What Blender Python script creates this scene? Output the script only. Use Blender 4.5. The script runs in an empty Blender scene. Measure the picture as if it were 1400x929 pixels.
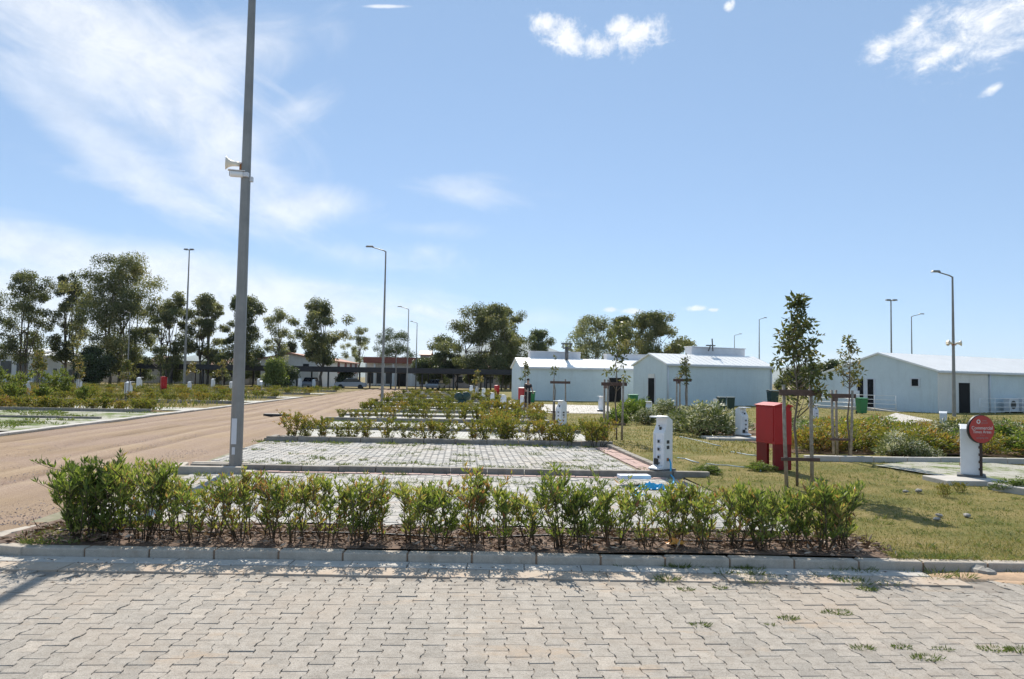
import bpy, math, random
import numpy as np
from mathutils import Matrix, Vector

random.seed(11); rng = np.random.default_rng(11)
scene = bpy.context.scene
col = scene.collection
R = math.radians
PI = math.pi

# ------------------------------------------------------------------ camera
CAMH = 1.65
F = 1050.0                       # focal length in photo pixels (1400 wide)
cd = bpy.data.cameras.new('camera'); cam = bpy.data.objects.new('camera', cd); col.objects.link(cam)
cd.sensor_width = 36; cd.lens = 27; cd.clip_end = 30000; cd.clip_start = 0.05
PITCH = math.atan(54.5 / F); ROLL = 0.017
M3 = Matrix.Rotation(PI/2 + PITCH, 3, 'X') @ Matrix.Rotation(ROLL, 3, 'Z')
cam.matrix_world = Matrix.Translation((0, 0, CAMH)) @ M3.to_4x4()
scene.camera = cam

def ray(px, py):
    return (M3 @ Vector(((px-700)/F, -(py-464.5)/F, -1.0))).normalized()
def G(px, py, z=0.1):            # ground point seen at a photo pixel
    d = ray(px, py); t = (z - CAMH) / d.z
    return Vector((d.x*t, d.y*t, z))
def A(px, Y, py=520):            # point at depth Y seen at a photo pixel
    d = ray(px, py); t = Y / d.y
    return Vector((d.x*t, Y, CAMH + d.z*t))

# ------------------------------------------------------------------ mesh builder
class MB:
    def __init__(s): s.V=[]; s.F={}; s.n=0; s.T=[]
    def raw(s, v, f, mat=0, tone=0.5, smooth=False):
        v = np.asarray(v, dtype=np.float64).reshape(-1, 3)
        by = {}
        if isinstance(f, np.ndarray): by[f.shape[1]] = f
        else:
            for q in f: by.setdefault(len(q), []).append(q)
        for k, q in by.items():
            s.F.setdefault(k, []).append((np.asarray(q, dtype=np.int64) + s.n, mat, smooth))
        s.V.append(v); s.T.append(np.broadcast_to(np.asarray(tone, dtype=np.float64), (len(v),)))
        s.n += len(v); return s
    def box(s, c, d, rz=0, mat=0, tone=0.5, top=1.0):
        x, y, z = d[0]/2, d[1]/2, d[2]/2
        v = np.array([(-x,-y,-z),(x,-y,-z),(x,y,-z),(-x,y,-z),(-x*top,-y*top,z),(x*top,-y*top,z),(x*top,y*top,z),(-x*top,y*top,z)])
        ca, sa = math.cos(rz), math.sin(rz)
        v = np.stack([v[:,0]*ca - v[:,1]*sa + c[0], v[:,0]*sa + v[:,1]*ca + c[1], v[:,2] + c[2]], 1)
        return s.raw(v, [(0,3,2,1),(4,5,6,7),(0,1,5,4),(1,2,6,5),(2,3,7,6),(3,0,4,7)], mat, tone)
    def tube(s, pts, rad, n=8, mat=0, tone=0.5, smooth=True, cap=True, start=0.0):
        pts = [np.asarray(p, dtype=float) for p in pts]
        if not hasattr(rad, '__len__'): rad = [rad]*len(pts)
        vs = []; ref = None
        for i, p in enumerate(pts):
            d = pts[min(i+1, len(pts)-1)] - pts[max(i-1, 0)]
            d = d / (np.linalg.norm(d) + 1e-12)
            if ref is None:
                ref = np.array([1,0,0]) if abs(d[0]) < .9 else np.array([0,1,0])
            a = ref - d*np.dot(ref, d); a /= np.linalg.norm(a) + 1e-12
            b = np.cross(d, a); ref = a
            for k in range(n):
                t = start + 2*PI*k/n
                vs.append(p + rad[i]*(a*math.cos(t) + b*math.sin(t)))
        fs = []
        for i in range(len(pts)-1):
            for k in range(n):
                k2 = (k+1) % n
                fs.append((i*n+k, i*n+k2, (i+1)*n+k2, (i+1)*n+k))
        s.raw(vs, fs, mat, tone, smooth)
        if cap:
            m = len(pts)-1
            base = s.n - len(vs)
            s.F.setdefault(n, []).append((np.array([[base+k for k in range(n)][::-1], [base+m*n+k for k in range(n)]]), mat, False))
        return s
    def prism(s, prof, fn, mat=0, tone=0.5):
        """prof: 2-D polygon; fn(u, v, side) -> 3-D for side 0/1"""
        n = len(prof)
        v = [fn(u, w, 0) for u, w in prof] + [fn(u, w, 1) for u, w in prof]
        f = [tuple(range(n))[::-1], tuple(range(n, 2*n))] + [(i, (i+1) % n, n+(i+1) % n, n+i) for i in range(n)]
        return s.raw(v, f, mat, tone)
    def leaves(s, P, D, L, W, tone, mat=0, fold=0.25, droop=0.0):
        P = np.asarray(P, float); D = np.asarray(D, float); n = len(P)
        if n == 0: return s
        D = D / (np.linalg.norm(D, axis=1, keepdims=True) + 1e-9)
        r = rng.normal(size=(n, 3)); S = np.cross(D, r); S /= np.linalg.norm(S, axis=1, keepdims=True) + 1e-9
        N = np.cross(S, D)
        L = np.broadcast_to(L, (n,))[:, None]; W = np.broadcast_to(W, (n,))[:, None]
        mid = P + D*L*0.45
        v = np.stack([P, mid + S*W/2 + N*W*fold, P + D*L - np.array([0,0,1])*L*droop, mid - S*W/2 + N*W*fold], 1).reshape(-1, 3)
        f = np.arange(4*n).reshape(n, 4)
        return s.raw(v, f, mat, np.repeat(np.broadcast_to(tone, (n,)), 4), False)
    def mesh(s, name, mats):
        me = bpy.data.meshes.new(name)
        V = np.concatenate(s.V) if s.V else np.zeros((0,3)); T = np.concatenate(s.T) if s.T else np.zeros(0)
        lv=[]; ls=[]; mi=[]; sm=[]; c=0
        for k, L in s.F.items():
            for q, m, smo in L:
                lv.append(q.reshape(-1)); ls.append(c + k*np.arange(len(q))); c += k*len(q)
                mi.append(np.full(len(q), m)); sm.append(np.full(len(q), smo))
        lv = np.concatenate(lv); ls = np.concatenate(ls); mi = np.concatenate(mi); sm = np.concatenate(sm)
        me.vertices.add(len(V)); me.vertices.foreach_set('co', V.astype(np.float32).ravel())
        me.loops.add(len(lv)); me.loops.foreach_set('vertex_index', lv.astype(np.int32))
        me.polygons.add(len(ls)); me.polygons.foreach_set('loop_start', ls.astype(np.int32))
        me.polygons.foreach_set('material_index', mi.astype(np.int32))
        me.polygons.foreach_set('use_smooth', sm.astype(bool))
        for m in (mats if isinstance(mats, (list, tuple)) else [mats]): me.materials.append(m)
        at = me.attributes.new('tone', 'FLOAT', 'POINT'); at.data.foreach_set('value', T.astype(np.float32))
        me.update(calc_edges=True); me.validate()
        return me

def obj(name, mb, mats, parent=None, loc=None, rz=0, bevel=0):
    me = mb.mesh(name, mats) if isinstance(mb, MB) else mb
    o = bpy.data.objects.new(name, me); col.objects.link(o)
    if parent is not None: o.parent = parent
    if loc is not None: o.location = loc
    if rz: o.rotation_euler.z = rz
    if bevel:
        b = o.modifiers.new('bevel', 'BEVEL'); b.width = bevel; b.segments = 2; b.limit_method = 'ANGLE'; b.angle_limit = R(40)
    return o
def tag(o, label=None, cat=None, group=None, kind=None):
    if label: o['label'] = label
    if cat: o['category'] = cat
    if group: o['group'] = group
    if kind: o['kind'] = kind
    return o
def thing(name, label, cat, loc=(0,0,0), rz=0, group=None):
    o = bpy.data.objects.new(name, None); col.objects.link(o); o.empty_display_size = .2
    o.location = loc; o.rotation_euler.z = rz
    return tag(o, label, cat, group)
def struct(name, mb, mats, bevel=0):
    return tag(obj(name, mb, mats, bevel=bevel), kind='structure')
def copy_tree(o, loc=None, rz=None, label=None, group=None, scale=None, parent=None, skip=()):
    c = o.copy(); col.objects.link(c)
    if parent is not None: c.parent = parent
    if loc is not None: c.location = loc
    if rz is not None: c.rotation_euler.z = rz
    if scale is not None: c.scale = (scale,)*3 if not hasattr(scale, '__len__') else scale
    if label: c['label'] = label
    if group: c['group'] = group
    for ch in list(o.children):
        if ch.name.split('.')[0] in skip: continue
        copy_tree(ch, parent=c, skip=skip)
    return c

# ------------------------------------------------------------------ materials
def nt(name):
    m = bpy.data.materials.new(name); m.use_nodes = True
    t = m.node_tree; b = t.nodes['Principled BSDF']
    return m, t, b
def N(t, kind, **kw):
    n = t.nodes.new(kind)
    for k, v in kw.items():
        if k in n.inputs: n.inputs[k].default_value = v
        else: setattr(n, k, v)
    return n
def ramp(t, fac, stops):
    r = t.nodes.new('ShaderNodeValToRGB'); e = r.color_ramp.elements
    while len(e) < len(stops): e.new(0.5)
    for i, (p, c) in enumerate(stops):
        e[i].position = p; e[i].color = (*c, 1) if len(c) == 3 else c
    t.links.new(fac, r.inputs['Fac']); return r.outputs['Color']
def mixc(t, fac, a, b, mode='MIX'):
    m = t.nodes.new('ShaderNodeMix'); m.data_type = 'RGBA'; m.blend_type = mode
    for s, v in ((m.inputs[0], fac), (m.inputs[6], a), (m.inputs[7], b)):
        if isinstance(v, (int, float)): s.default_value = v
        elif isinstance(v, tuple): s.default_value = (*v, 1)
        else: t.links.new(v, s)
    return m.outputs[2]
def coords(t, space='Object'):
    c = t.nodes.new('ShaderNodeTexCoord'); return c.outputs[space]
def noise(t, vec, scale, detail=6, rough=.6, dist=0, out='Fac'):
    n = N(t, 'ShaderNodeTexNoise', Scale=scale, Detail=detail, Roughness=rough, Distortion=dist)
    t.links.new(vec, n.inputs['Vector']); return n.outputs[out]
def mapping(t, vec, sc=(1,1,1), rot=(0,0,0), loc=(0,0,0)):
    m = t.nodes.new('ShaderNodeMapping'); m.inputs['Scale'].default_value = sc; m.inputs['Rotation'].default_value = rot; m.inputs['Location'].default_value = loc
    t.links.new(vec, m.inputs['Vector']); return m.outputs['Vector']
def bump(t, b, h, strength=.3, dist=.02):
    n = N(t, 'ShaderNodeBump', Strength=strength, Distance=dist)
    t.links.new(h, n.inputs['Height']); t.links.new(n.outputs['Normal'], b.inputs['Normal'])
def worldpos(t):
    g = t.nodes.new('ShaderNodeNewGeometry'); return g.outputs['Position']
def math_(t, op, a, b=None, clamp=False):
    n = t.nodes.new('ShaderNodeMath'); n.operation = op; n.use_clamp = clamp
    for s, v in ((n.inputs[0], a), (n.inputs[1], b)):
        if v is None: continue
        if isinstance(v, (int, float)): s.default_value = v
        else: t.links.new(v, s)
    return n.outputs[0]
def tone(t):
    a = t.nodes.new('ShaderNodeAttribute'); a.attribute_name = 'tone'; return a.outputs['Fac']

def pm(name, c1, c2=None, scale=4, rough=.6, bmp=0, bscale=40, metal=0, spec=None, detail=6):
    m, t, b = nt(name)
    c2 = c2 or tuple(x*.8 for x in c1)
    p = worldpos(t)
    f = noise(t, p, scale, detail)
    c = ramp(t, f, [(.3, c2), (.68, c1)])
    t.links.new(c, b.inputs['Base Color'])
    b.inputs['Roughness'].default_value = rough; b.inputs['Metallic'].default_value = metal
    if spec is not None: b.inputs['Specular IOR Level'].default_value = spec
    if bmp: bump(t, b, noise(t, p, bscale, 4), bmp, .01)
    return m

def leafmat(name, stops, trans=.35, rough=.45, objrand=.12):
    m, t, b = nt(name)
    oi = t.nodes.new('ShaderNodeObjectInfo')
    f = math_(t, 'ADD', tone(t), math_(t, 'MULTIPLY', math_(t, 'SUBTRACT', oi.outputs['Random'], .5), objrand*2))
    c = ramp(t, f, stops)
    t.links.new(c, b.inputs['Base Color']); b.inputs['Roughness'].default_value = rough
    tr = t.nodes.new('ShaderNodeBsdfTranslucent'); t.links.new(mixc(t, 1.0, c, (1.0,1.0,.6), 'MULTIPLY'), tr.inputs['Color'])
    mx = t.nodes.new('ShaderNodeMixShader'); mx.inputs[0].default_value = trans
    t.links.new(b.outputs[0], mx.inputs[1]); t.links.new(tr.outputs[0], mx.inputs[2])
    t.links.new(mx.outputs[0], t.nodes['Material Output'].inputs['Surface'])
    return m

M = {}
OL = [(0,(.07,.105,.027)),(.35,(.18,.25,.055)),(.62,(.34,.38,.1)),(.8,(.46,.41,.14)),(.92,(.42,.24,.1)),(1,(.3,.14,.075))]
M['oleander'] = leafmat('oleander_leaf', OL, .5)
M['hedge'] = leafmat('hedge_leaf', [(0,(.075,.1,.02)),(.3,(.15,.18,.035)),(.55,(.26,.25,.05)),(.75,(.34,.26,.06)),(.9,(.34,.18,.06)),(1,(.26,.14,.06))], .52, objrand=.1)
M['pale_leaf'] = leafmat('pale_leaf', [(0,(.05,.08,.02)),(.4,(.13,.16,.05)),(.7,(.3,.32,.18)),(1,(.62,.6,.48))], .3)
M['euc'] = leafmat('eucalyptus_leaf', [(0,(.05,.066,.028)),(.4,(.13,.15,.062)),(.7,(.24,.245,.11)),(1,(.38,.33,.165))], .5, objrand=.1)
M['euc_pale'] = leafmat('pale_eucalyptus_leaf', [(0,(.12,.14,.07)),(.4,(.23,.25,.13)),(.7,(.34,.34,.19)),(1,(.45,.42,.26))], .5, objrand=.08)
M['dark_leaf'] = leafmat('dark_leaf', [(0,(.035,.05,.02)),(.5,(.085,.115,.042)),(1,(.15,.18,.07))], .4)
M['bright_leaf'] = leafmat('bright_leaf', [(0,(.08,.11,.025)),(.5,(.17,.22,.05)),(1,(.32,.33,.1))], .4)
M['young_leaf'] = leafmat('young_tree_leaf', [(0,(.06,.075,.025)),(.45,(.13,.15,.045)),(.75,(.23,.2,.07)),(1,(.34,.23,.09))], .42)
M['grass'] = leafmat('grass_blade', [(0,(.06,.1,.02)),(.35,(.15,.165,.04)),(.65,(.27,.225,.075)),(1,(.4,.32,.15))], .35, .6)
M['green_grass'] = leafmat('green_grass_blade', [(0,(.06,.1,.022)),(.5,(.13,.18,.045)),(1,(.28,.27,.09))], .4, .6)
M['litter'] = leafmat('dry_leaf', [(0,(.05,.03,.02)),(.4,(.18,.1,.062)),(.75,(.36,.25,.18)),(1,(.6,.5,.4))], .1, .8)
M['stem'] = pm('stem_bark', (.13,.1,.06), (.07,.055,.035), 30, .8)
M['bark'] = pm('eucalyptus_bark', (.2,.17,.135), (.09,.07,.055), 1.5, .85, .3, 12)
M['twig'] = pm('young_bark', (.2,.16,.12), (.12,.09,.07), 20, .8)
M['timber'] = pm('grey_timber', (.42,.36,.29), (.2,.16,.125), 14, .8, .3, 60)
M['board'] = pm('dark_board', (.13,.075,.06), (.075,.045,.036), 14, .75)
M['galv'] = pm('galvanised_steel', (.285,.275,.255), (.2,.195,.185), 2.5, .5, metal=.4)
M['white_paint'] = pm('white_painted_panel', (.8,.8,.8), (.7,.7,.7), 3, .45)
M['white_metal'] = pm('white_rail', (.78,.78,.77), (.7,.7,.7), 5, .4)
M['red'] = pm('red_enamel', (.47,.016,.018), (.38,.014,.016), 2, .45, spec=.35)
M['dark_red'] = pm('dark_red_enamel', (.24,.010,.012), (.17,.01,.01), 2, .5, spec=.3)
M['sign_red'] = pm('sign_red', (.5,.05,.04), (.42,.045,.038), 8, .5)
M['brown_metal'] = pm('brown_steel', (.045,.022,.018), None, 8, .5)
M['black'] = pm('black_plastic', (.015,.015,.016), (.025,.025,.026), 8, .5)
M['dark'] = pm('dark_opening', (.01,.01,.011), (.014,.014,.015), 2, .6, spec=.15)
M['glass'] = pm('dark_glass', (.02,.024,.03), None, 2, .12)
M['concrete'] = pm('grey_concrete', (.42,.4,.37), (.28,.265,.245), 5, .85, .2, 60)
M['pale_concrete'] = pm('pale_concrete', (.56,.52,.465), (.42,.385,.34), 2.2, .85, .15, 40)
M['dark_concrete'] = pm('damp_concrete', (.16,.155,.15), (.1,.1,.095), 9, .85)
M['soil'] = pm('bed_soil', (.2,.125,.08), (.09,.055,.038), 9, .95, .6, 40)
M['ivory'] = pm('ivory_plastic', (.8,.73,.6), (.72,.63,.5), 6, .45)
M['rust'] = pm('rusty_bracket', (.38,.15,.05), (.22,.08,.03), 20, .75)
M['cyan'] = pm('blue_plastic', (.03,.36,.62), (.05,.45,.7), 10, .4)
M['pale_blue'] = pm('pale_blue_hose', (.36,.46,.52), (.28,.36,.42), 10, .5)
M['foam'] = pm('white_foam', (.72,.74,.82), (.62,.64,.74), 10, .6)
M['orange'] = pm('orange_wrapper', (.8,.28,.03), (.75,.45,.1), 30, .4)
M['green_plastic'] = pm('green_plastic', (.02,.2,.06), (.02,.15,.05), 6, .4)
M['dark_green'] = pm('dark_green_plastic', (.018,.05,.04), (.014,.04,.032), 6, .45)
M['stone'] = pm('pale_stone', (.42,.39,.34), (.2,.18,.16), 14, .85, .4, 40)
M['grey_panel'] = pm('grey_panel', (.66,.67,.7), (.56,.57,.6), 1.5, .5)
M['blue_wall'] = pm('pale_blue_render', (.62,.72,.745), (.55,.65,.68), .8, .8, .12, 25)
M['white_wall'] = pm('white_render', (.8,.78,.74), (.72,.7,.66), .8, .85, .1, 25)
M['cream_wall'] = pm('cream_render', (.38,.34,.28), (.3,.265,.22), .5, .85)
M['pink_wall'] = pm('pinkish_wall', (.42,.33,.29), (.33,.26,.23), .5, .85)
M['fascia'] = pm('redbrown_fascia', (.25,.075,.045), (.19,.06,.04), .6, .6)
M['carport'] = pm('carport_steel', (.03,.028,.03), (.022,.02,.022), 1, .6)
M['skin'] = pm('skin', (.45,.27,.19), None, 8, .5)
M['cloth_black'] = pm('black_cloth', (.017,.016,.02), (.012,.012,.015), 20, .9)
M['hair'] = pm('dark_hair', (.012,.01,.009), None, 30, .6)
M['car_white'] = pm('white_car_paint', (.6,.61,.63), (.55,.56,.58), 2, .25)
M['car_grey'] = pm('grey_car_paint', (.2,.21,.23), (.18,.19,.2), 2, .25)
M['car_silver'] = pm('silver_car_paint', (.32,.33,.35), (.28,.29,.31), 2, .3)
M['tyre'] = pm('tyre_rubber', (.02,.02,.02), None, 9, .9)

def sheet_roof():
    m, t, b = nt('white_sheet_roof')
    c = ramp(t, noise(t, worldpos(t), 1.1, 5), [(.3,(.84,.82,.78)),(.7,(.92,.9,.86))])
    t.links.new(c, b.inputs['Base Color']); b.inputs['Roughness'].default_value = .38
    return m
M['roof'] = sheet_roof()

def tile_roof():
    m, t, b = nt('terracotta_tiles')
    p = worldpos(t)
    c = ramp(t, noise(t, p, 2.2, 6, .75), [(.25,(.26,.1,.06)),(.5,(.42,.2,.13)),(.75,(.55,.36,.27))])
    t.links.new(c, b.inputs['Base Color']); b.inputs['Roughness'].default_value = .85
    bump(t, b, noise(t, mapping(t, p, (5,1,1)), 3), .5, .05)
    return m
M['tiles'] = tile_roof()

def paver_mat(name, stops, stain, grass=None):
    m, t, b = nt(name)
    p = worldpos(t)
    base = ramp(t, tone(t), stops)
    fine = ramp(t, noise(t, p, 170, 4, .85), [(.3,(.42,.42,.42)),(.5,(.95,.95,.95)),(.7,(1.3,1.28,1.25))])
    c = mixc(t, 1.0, base, fine, 'MULTIPLY')
    grit = ramp(t, noise(t, p, 60, 3, .75), [(.34,(.6,.58,.56)),(.46,(1,1,1))])
    c = mixc(t, .8, c, grit, 'MULTIPLY')
    spots = ramp(t, noise(t, p, 11, 5, .7), [(.3,(.66,.64,.62)),(.58,(1,1,1))])
    c = mixc(t, .8, c, spots, 'MULTIPLY')
    big = ramp(t, noise(t, p, .55, 5, .7, .6), [(.5,(0,0,0)),(.68,(1,1,1))])
    c = mixc(t, math_(t, 'MULTIPLY', big, .4), c, stain)
    dirt = ramp(t, noise(t, mapping(t, p, (.8,1.7,1), (0,0,0), (3.1,1.7,0)), 1.5, 7, .72, .4), [(.56,(0,0,0)),(.68,(1,1,1))])
    c = mixc(t, math_(t, 'MULTIPLY', dirt, .6), c, (.44,.32,.215))
    t.links.new(c, b.inputs['Base Color']); b.inputs['Roughness'].default_value = .85
    b.inputs['Specular IOR Level'].default_value = .3
    bump(t, b, noise(t, p, 110, 5, .75), .6, .008)
    return m
M['paver'] = paver_mat('grey_paver', [(0,(.36,.325,.28)),(.45,(.425,.38,.325)),(.8,(.455,.405,.345)),(1,(.5,.44,.37))], (.42,.33,.25))
M['white_paver'] = paver_mat('white_paver', [(0,(.38,.365,.335)),(.5,(.48,.46,.425)),(1,(.57,.545,.5))], (.5,.42,.33))
M['pink_paver'] = pm('pink_paver', (.5,.33,.28), (.38,.25,.21), 8, .85)
M['joint'] = pm('sandy_joint', (.33,.285,.235), (.18,.155,.13), 6, .95)

def kerb_mat():
    m, t, b = nt('kerb_concrete')
    p = worldpos(t)
    c = ramp(t, noise(t, p, 7, 6, .7), [(.3,(.4,.345,.28)),(.7,(.57,.495,.405))])
    fine = ramp(t, noise(t, p, 130, 3), [(.3,(.78,.78,.78)),(.6,(1,1,1))])
    c = mixc(t, 1.0, c, fine, 'MULTIPLY')
    dirt = ramp(t, noise(t, mapping(t, p, (1,1,.3)), 5, 5, .7), [(.55,(0,0,0)),(.75,(1,1,1))])
    c = mixc(t, math_(t, 'MULTIPLY', dirt, .5), c, (.3,.2,.13))
    t.links.new(c, b.inputs['Base Color']); b.inputs['Roughness'].default_value = .9
    bump(t, b, noise(t, p, 90, 4), .3, .006)
    return m
M['kerb'] = kerb_mat()
M['shaded_kerb'] = pm('shade_dark_kerb', (.34,.3,.25), (.19,.165,.135), 6, .9, .3, 60)  # darker kerb concrete: shade of the row kerb faces put into the colour

def road_mat():
    m, t, b = nt('dirt_road')
    p = worldpos(t)
    # along-road coordinates: the road heads slightly left of +Y; the tracks follow it
    q = mapping(t, p, (1,1,1), (0,0,R(-4.6)))
    long_ = noise(t, mapping(t, q, (1.0,.035,1)), 1.5, 6, .66, .25)
    tr_ = math_(t, 'ADD', math_(t, 'MULTIPLY', long_, .75), math_(t, 'MULTIPLY', math_(t, 'SUBTRACT', tone(t), .5), math_(t, 'MULTIPLY', noise(t, p, .7, 4, .6), .55)))
    tr_ = math_(t, 'ADD', tr_, .12)
    c = ramp(t, tr_, [(.26,(.17,.112,.068)),(.42,(.285,.2,.128)),(.58,(.38,.275,.18)),(.76,(.46,.35,.24))])
    grey = ramp(t, noise(t, p, .45, 4, .6), [(.4,(0,0,0)),(.57,(1,1,1))])
    peb = ramp(t, noise(t, p, 38, 3, .8), [(.3,(.16,.1,.08)),(.5,(.33,.23,.185)),(.68,(.5,.42,.36))])
    c = mixc(t, math_(t, 'MULTIPLY', grey, .5), c, peb)
    fine = ramp(t, noise(t, p, 85, 3, .8), [(.32,(.5,.48,.46)),(.6,(1.15,1.15,1.15))])
    c = mixc(t, 1.0, c, fine, 'MULTIPLY')
    t.links.new(c, b.inputs['Base Color']); b.inputs['Roughness'].default_value = .95
    b.inputs['Specular IOR Level'].default_value = .15
    bump(t, b, noise(t, p, 70, 5, .8), .6, .008)
    return m
M['road'] = road_mat()

def ground_mat(name, stops, s1=.35, s2=9):
    m, t, b = nt(name)
    p = worldpos(t)
    f = math_(t, 'ADD', math_(t, 'MULTIPLY', noise(t, p, s1, 5, .65), .55), math_(t, 'MULTIPLY', noise(t, p, s2, 5, .75), .45))
    c = ramp(t, f, stops)
    t.links.new(c, b.inputs['Base Color']); b.inputs['Roughness'].default_value = .95
    b.inputs['Specular IOR Level'].default_value = .1
    bump(t, b, noise(t, p, 22, 5, .8), .8, .03)
    return m
M['ground'] = ground_mat('dry_plain', [(.33,(.1,.105,.035)),(.45,(.18,.155,.06)),(.55,(.27,.2,.1)),(.66,(.3,.24,.15))])
M['lawn'] = ground_mat('yellow_lawn', [(.33,(.085,.1,.026)),(.45,(.16,.155,.045)),(.55,(.25,.2,.075)),(.66,(.33,.25,.13))], .8, 14)
M['weedy'] = ground_mat('weedy_paving', [(.36,(.08,.13,.03)),(.46,(.17,.21,.07)),(.53,(.42,.4,.33)),(.66,(.55,.52,.47))], .9, 3.5)
M['bed'] = ground_mat('bed_ground', [(.33,(.1,.065,.04)),(.5,(.18,.12,.075)),(.66,(.3,.22,.15))], 1.2, 14)
M['mountain'] = pm('mountain_rock', (.16,.18,.13), (.1,.12,.09), .002, .95)

def far_paver():
    m, t, b = nt('far_white_paving')
    p = worldpos(t)
    br = N(t, 'ShaderNodeTexBrick', Scale=1.0); br.inputs['Brick Width'].default_value = .2; br.inputs['Row Height'].default_value = .16
    br.inputs['Mortar Size'].default_value = .012
    br.inputs['Color1'].default_value = (.56,.54,.5,1); br.inputs['Color2'].default_value = (.47,.45,.42,1); br.inputs['Mortar'].default_value = (.2,.19,.12,1)
    t.links.new(p, br.inputs['Vector'])
    g = ramp(t, noise(t, p, 1.3, 6, .75), [(.52,(0,0,0)),(.64,(1,1,1))])
    c = mixc(t, g, br.outputs['Color'], (.15,.17,.055))
    t.links.new(c, b.inputs['Base Color']); b.inputs['Roughness'].default_value = .9
    return m
M['far_paver'] = far_paver()

def wall_mat(name, c1, c2, stain):
    m, t, b = nt(name)
    p = worldpos(t)
    c = ramp(t, noise(t, p, .9, 6, .7), [(.32,c2),(.66,c1)])
    st = ramp(t, noise(t, mapping(t, p, (2.2,2.2,.25)), 1.6, 6, .7), [(.52,(0,0,0)),(.74,(1,1,1))])
    c = mixc(t, math_(t, 'MULTIPLY', st, .35), c, stain)
    f = ramp(t, noise(t, p, 16, 4, .7), [(.35,(.93,.93,.93)),(.6,(1,1,1))])
    c = mixc(t, 1.0, c, f, 'MULTIPLY')
    t.links.new(c, b.inputs['Base Color']); b.inputs['Roughness'].default_value = .85
    bump(t, b, noise(t, p, 20, 5), .2, .02); return m
M['blue_wall'] = wall_mat('pale_blue_render_wall', (.66,.735,.75), (.59,.665,.685), (.47,.5,.49))
M['white_wall'] = wall_mat('white_render_wall', (.8,.78,.74), (.72,.7,.66), (.52,.48,.42))

# ------------------------------------------------------------------ layout frame
def xl(Y): return -5.05 - .086*(Y - 8.4)          # right edge of the dirt road = left edge of the bays
def xr(Y): return 3.15 - .078*(Y - 8.4)           # right edge of the bays = left edge of the lawn
def xroad(Y): return -12.2 - .075*(Y - 14)        # left edge of the dirt road

def sheet(fn_l, fn_r, y0, y1, z, ny=40, nx=10, amp=0.0):
    ys = np.linspace(y0, y1, ny); V = []
    for y in ys:
        a, b = fn_l(y), fn_r(y)
        for i in range(nx): V.append((a + (b-a)*i/(nx-1), y, z))
    V = np.array(V)
    if amp:
        V[:,2] += amp*(np.sin(V[:,0]*1.7+V[:,1]*.6)+np.sin(V[:,0]*.63-V[:,1]*1.1+2)+np.sin(V[:,0]*3.1+1)*np.sin(V[:,1]*2.3))*.5
    f = [(r*nx+i, r*nx+i+1, (r+1)*nx+i+1, (r+1)*nx+i) for r in range(ny-1) for i in range(nx-1)]
    return V, f

# ------------------------------------------------------------------ ground
mb = MB()
S = 12000
gx = [-S,-3000,-800,-200,-60,-25,-12,0,12,25,60,200,800,3000,S]; gy = [-60,0,10,20,40,80,160,400,1200,4000,S]
mb.raw([(x, y, -0.06) for y in gy for x in gx], [(r*len(gx)+i, r*len(gx)+i+1, (r+1)*len(gx)+i+1, (r+1)*len(gx)+i) for r in range(len(gy)-1) for i in range(len(gx)-1)])
struct('ground', mb, M['ground'])
# plain of the camp site, a little above
mb = MB()
V, f = sheet(lambda y: xr(y)+.05, lambda y: 70, 6.97, 140, .085, 160, 50, .012); mb.raw(V, f)
struct('lawn', mb, M['lawn'])
mb = MB()
V, f = sheet(lambda y: -110, lambda y: xroad(y)-.1, 16, 118, .03, 60, 40, .02); mb.raw(V, f)
struct('left_field', mb, M['ground'])
# dirt road with ruts
mb = MB()
ys = np.concatenate([np.linspace(7.0, 40, 130), np.linspace(40.5, 118, 60)]); nx = 44
nx = 100
V = []; TR = []
for y in ys:
    ea = .22*math.sin(y*1.7)+.15*math.sin(y*4.1+1)+.1*math.sin(y*9)
    a, b = xroad(y)-.3, xl(y)+.5
    if y < 16: a = xroad(16) - 1 - (16-y)*2.2
    for i in range(nx):
        u = i/(nx-1); x = a + (b-a)*u
        c = x - (xl(y)-3.2) + .25*math.sin(y*.13)+.12*math.sin(y*.31+1)
        g = lambda k, w: math.exp(-((c-k)/w)**2)
        rut = g(-2.5,.2)+.8*g(-1.75,.14)+g(-.75,.22)+.7*g(.35,.16)+g(1.15,.2)+.6*g(-4.2,.25)
        rid = g(-2.1,.16)+g(-1.2,.2)+.8*g(.0,.16)+.9*g(.75,.16)+g(1.55,.2)
        V.append((x, y, .012 - .03*rut + .022*rid + .012*math.sin(x*2.1+y*.4)*math.sin(y*.9)))
        TR.append(.5 - .42*rut + .4*rid)
mb.raw(V, [(r*nx+i, r*nx+i+1, (r+1)*nx+i+1, (r+1)*nx+i) for r in range(len(ys)-1) for i in range(nx-1)], 0, np.array(TR), True)
struct('dirt_road', mb, M['road'])

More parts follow.
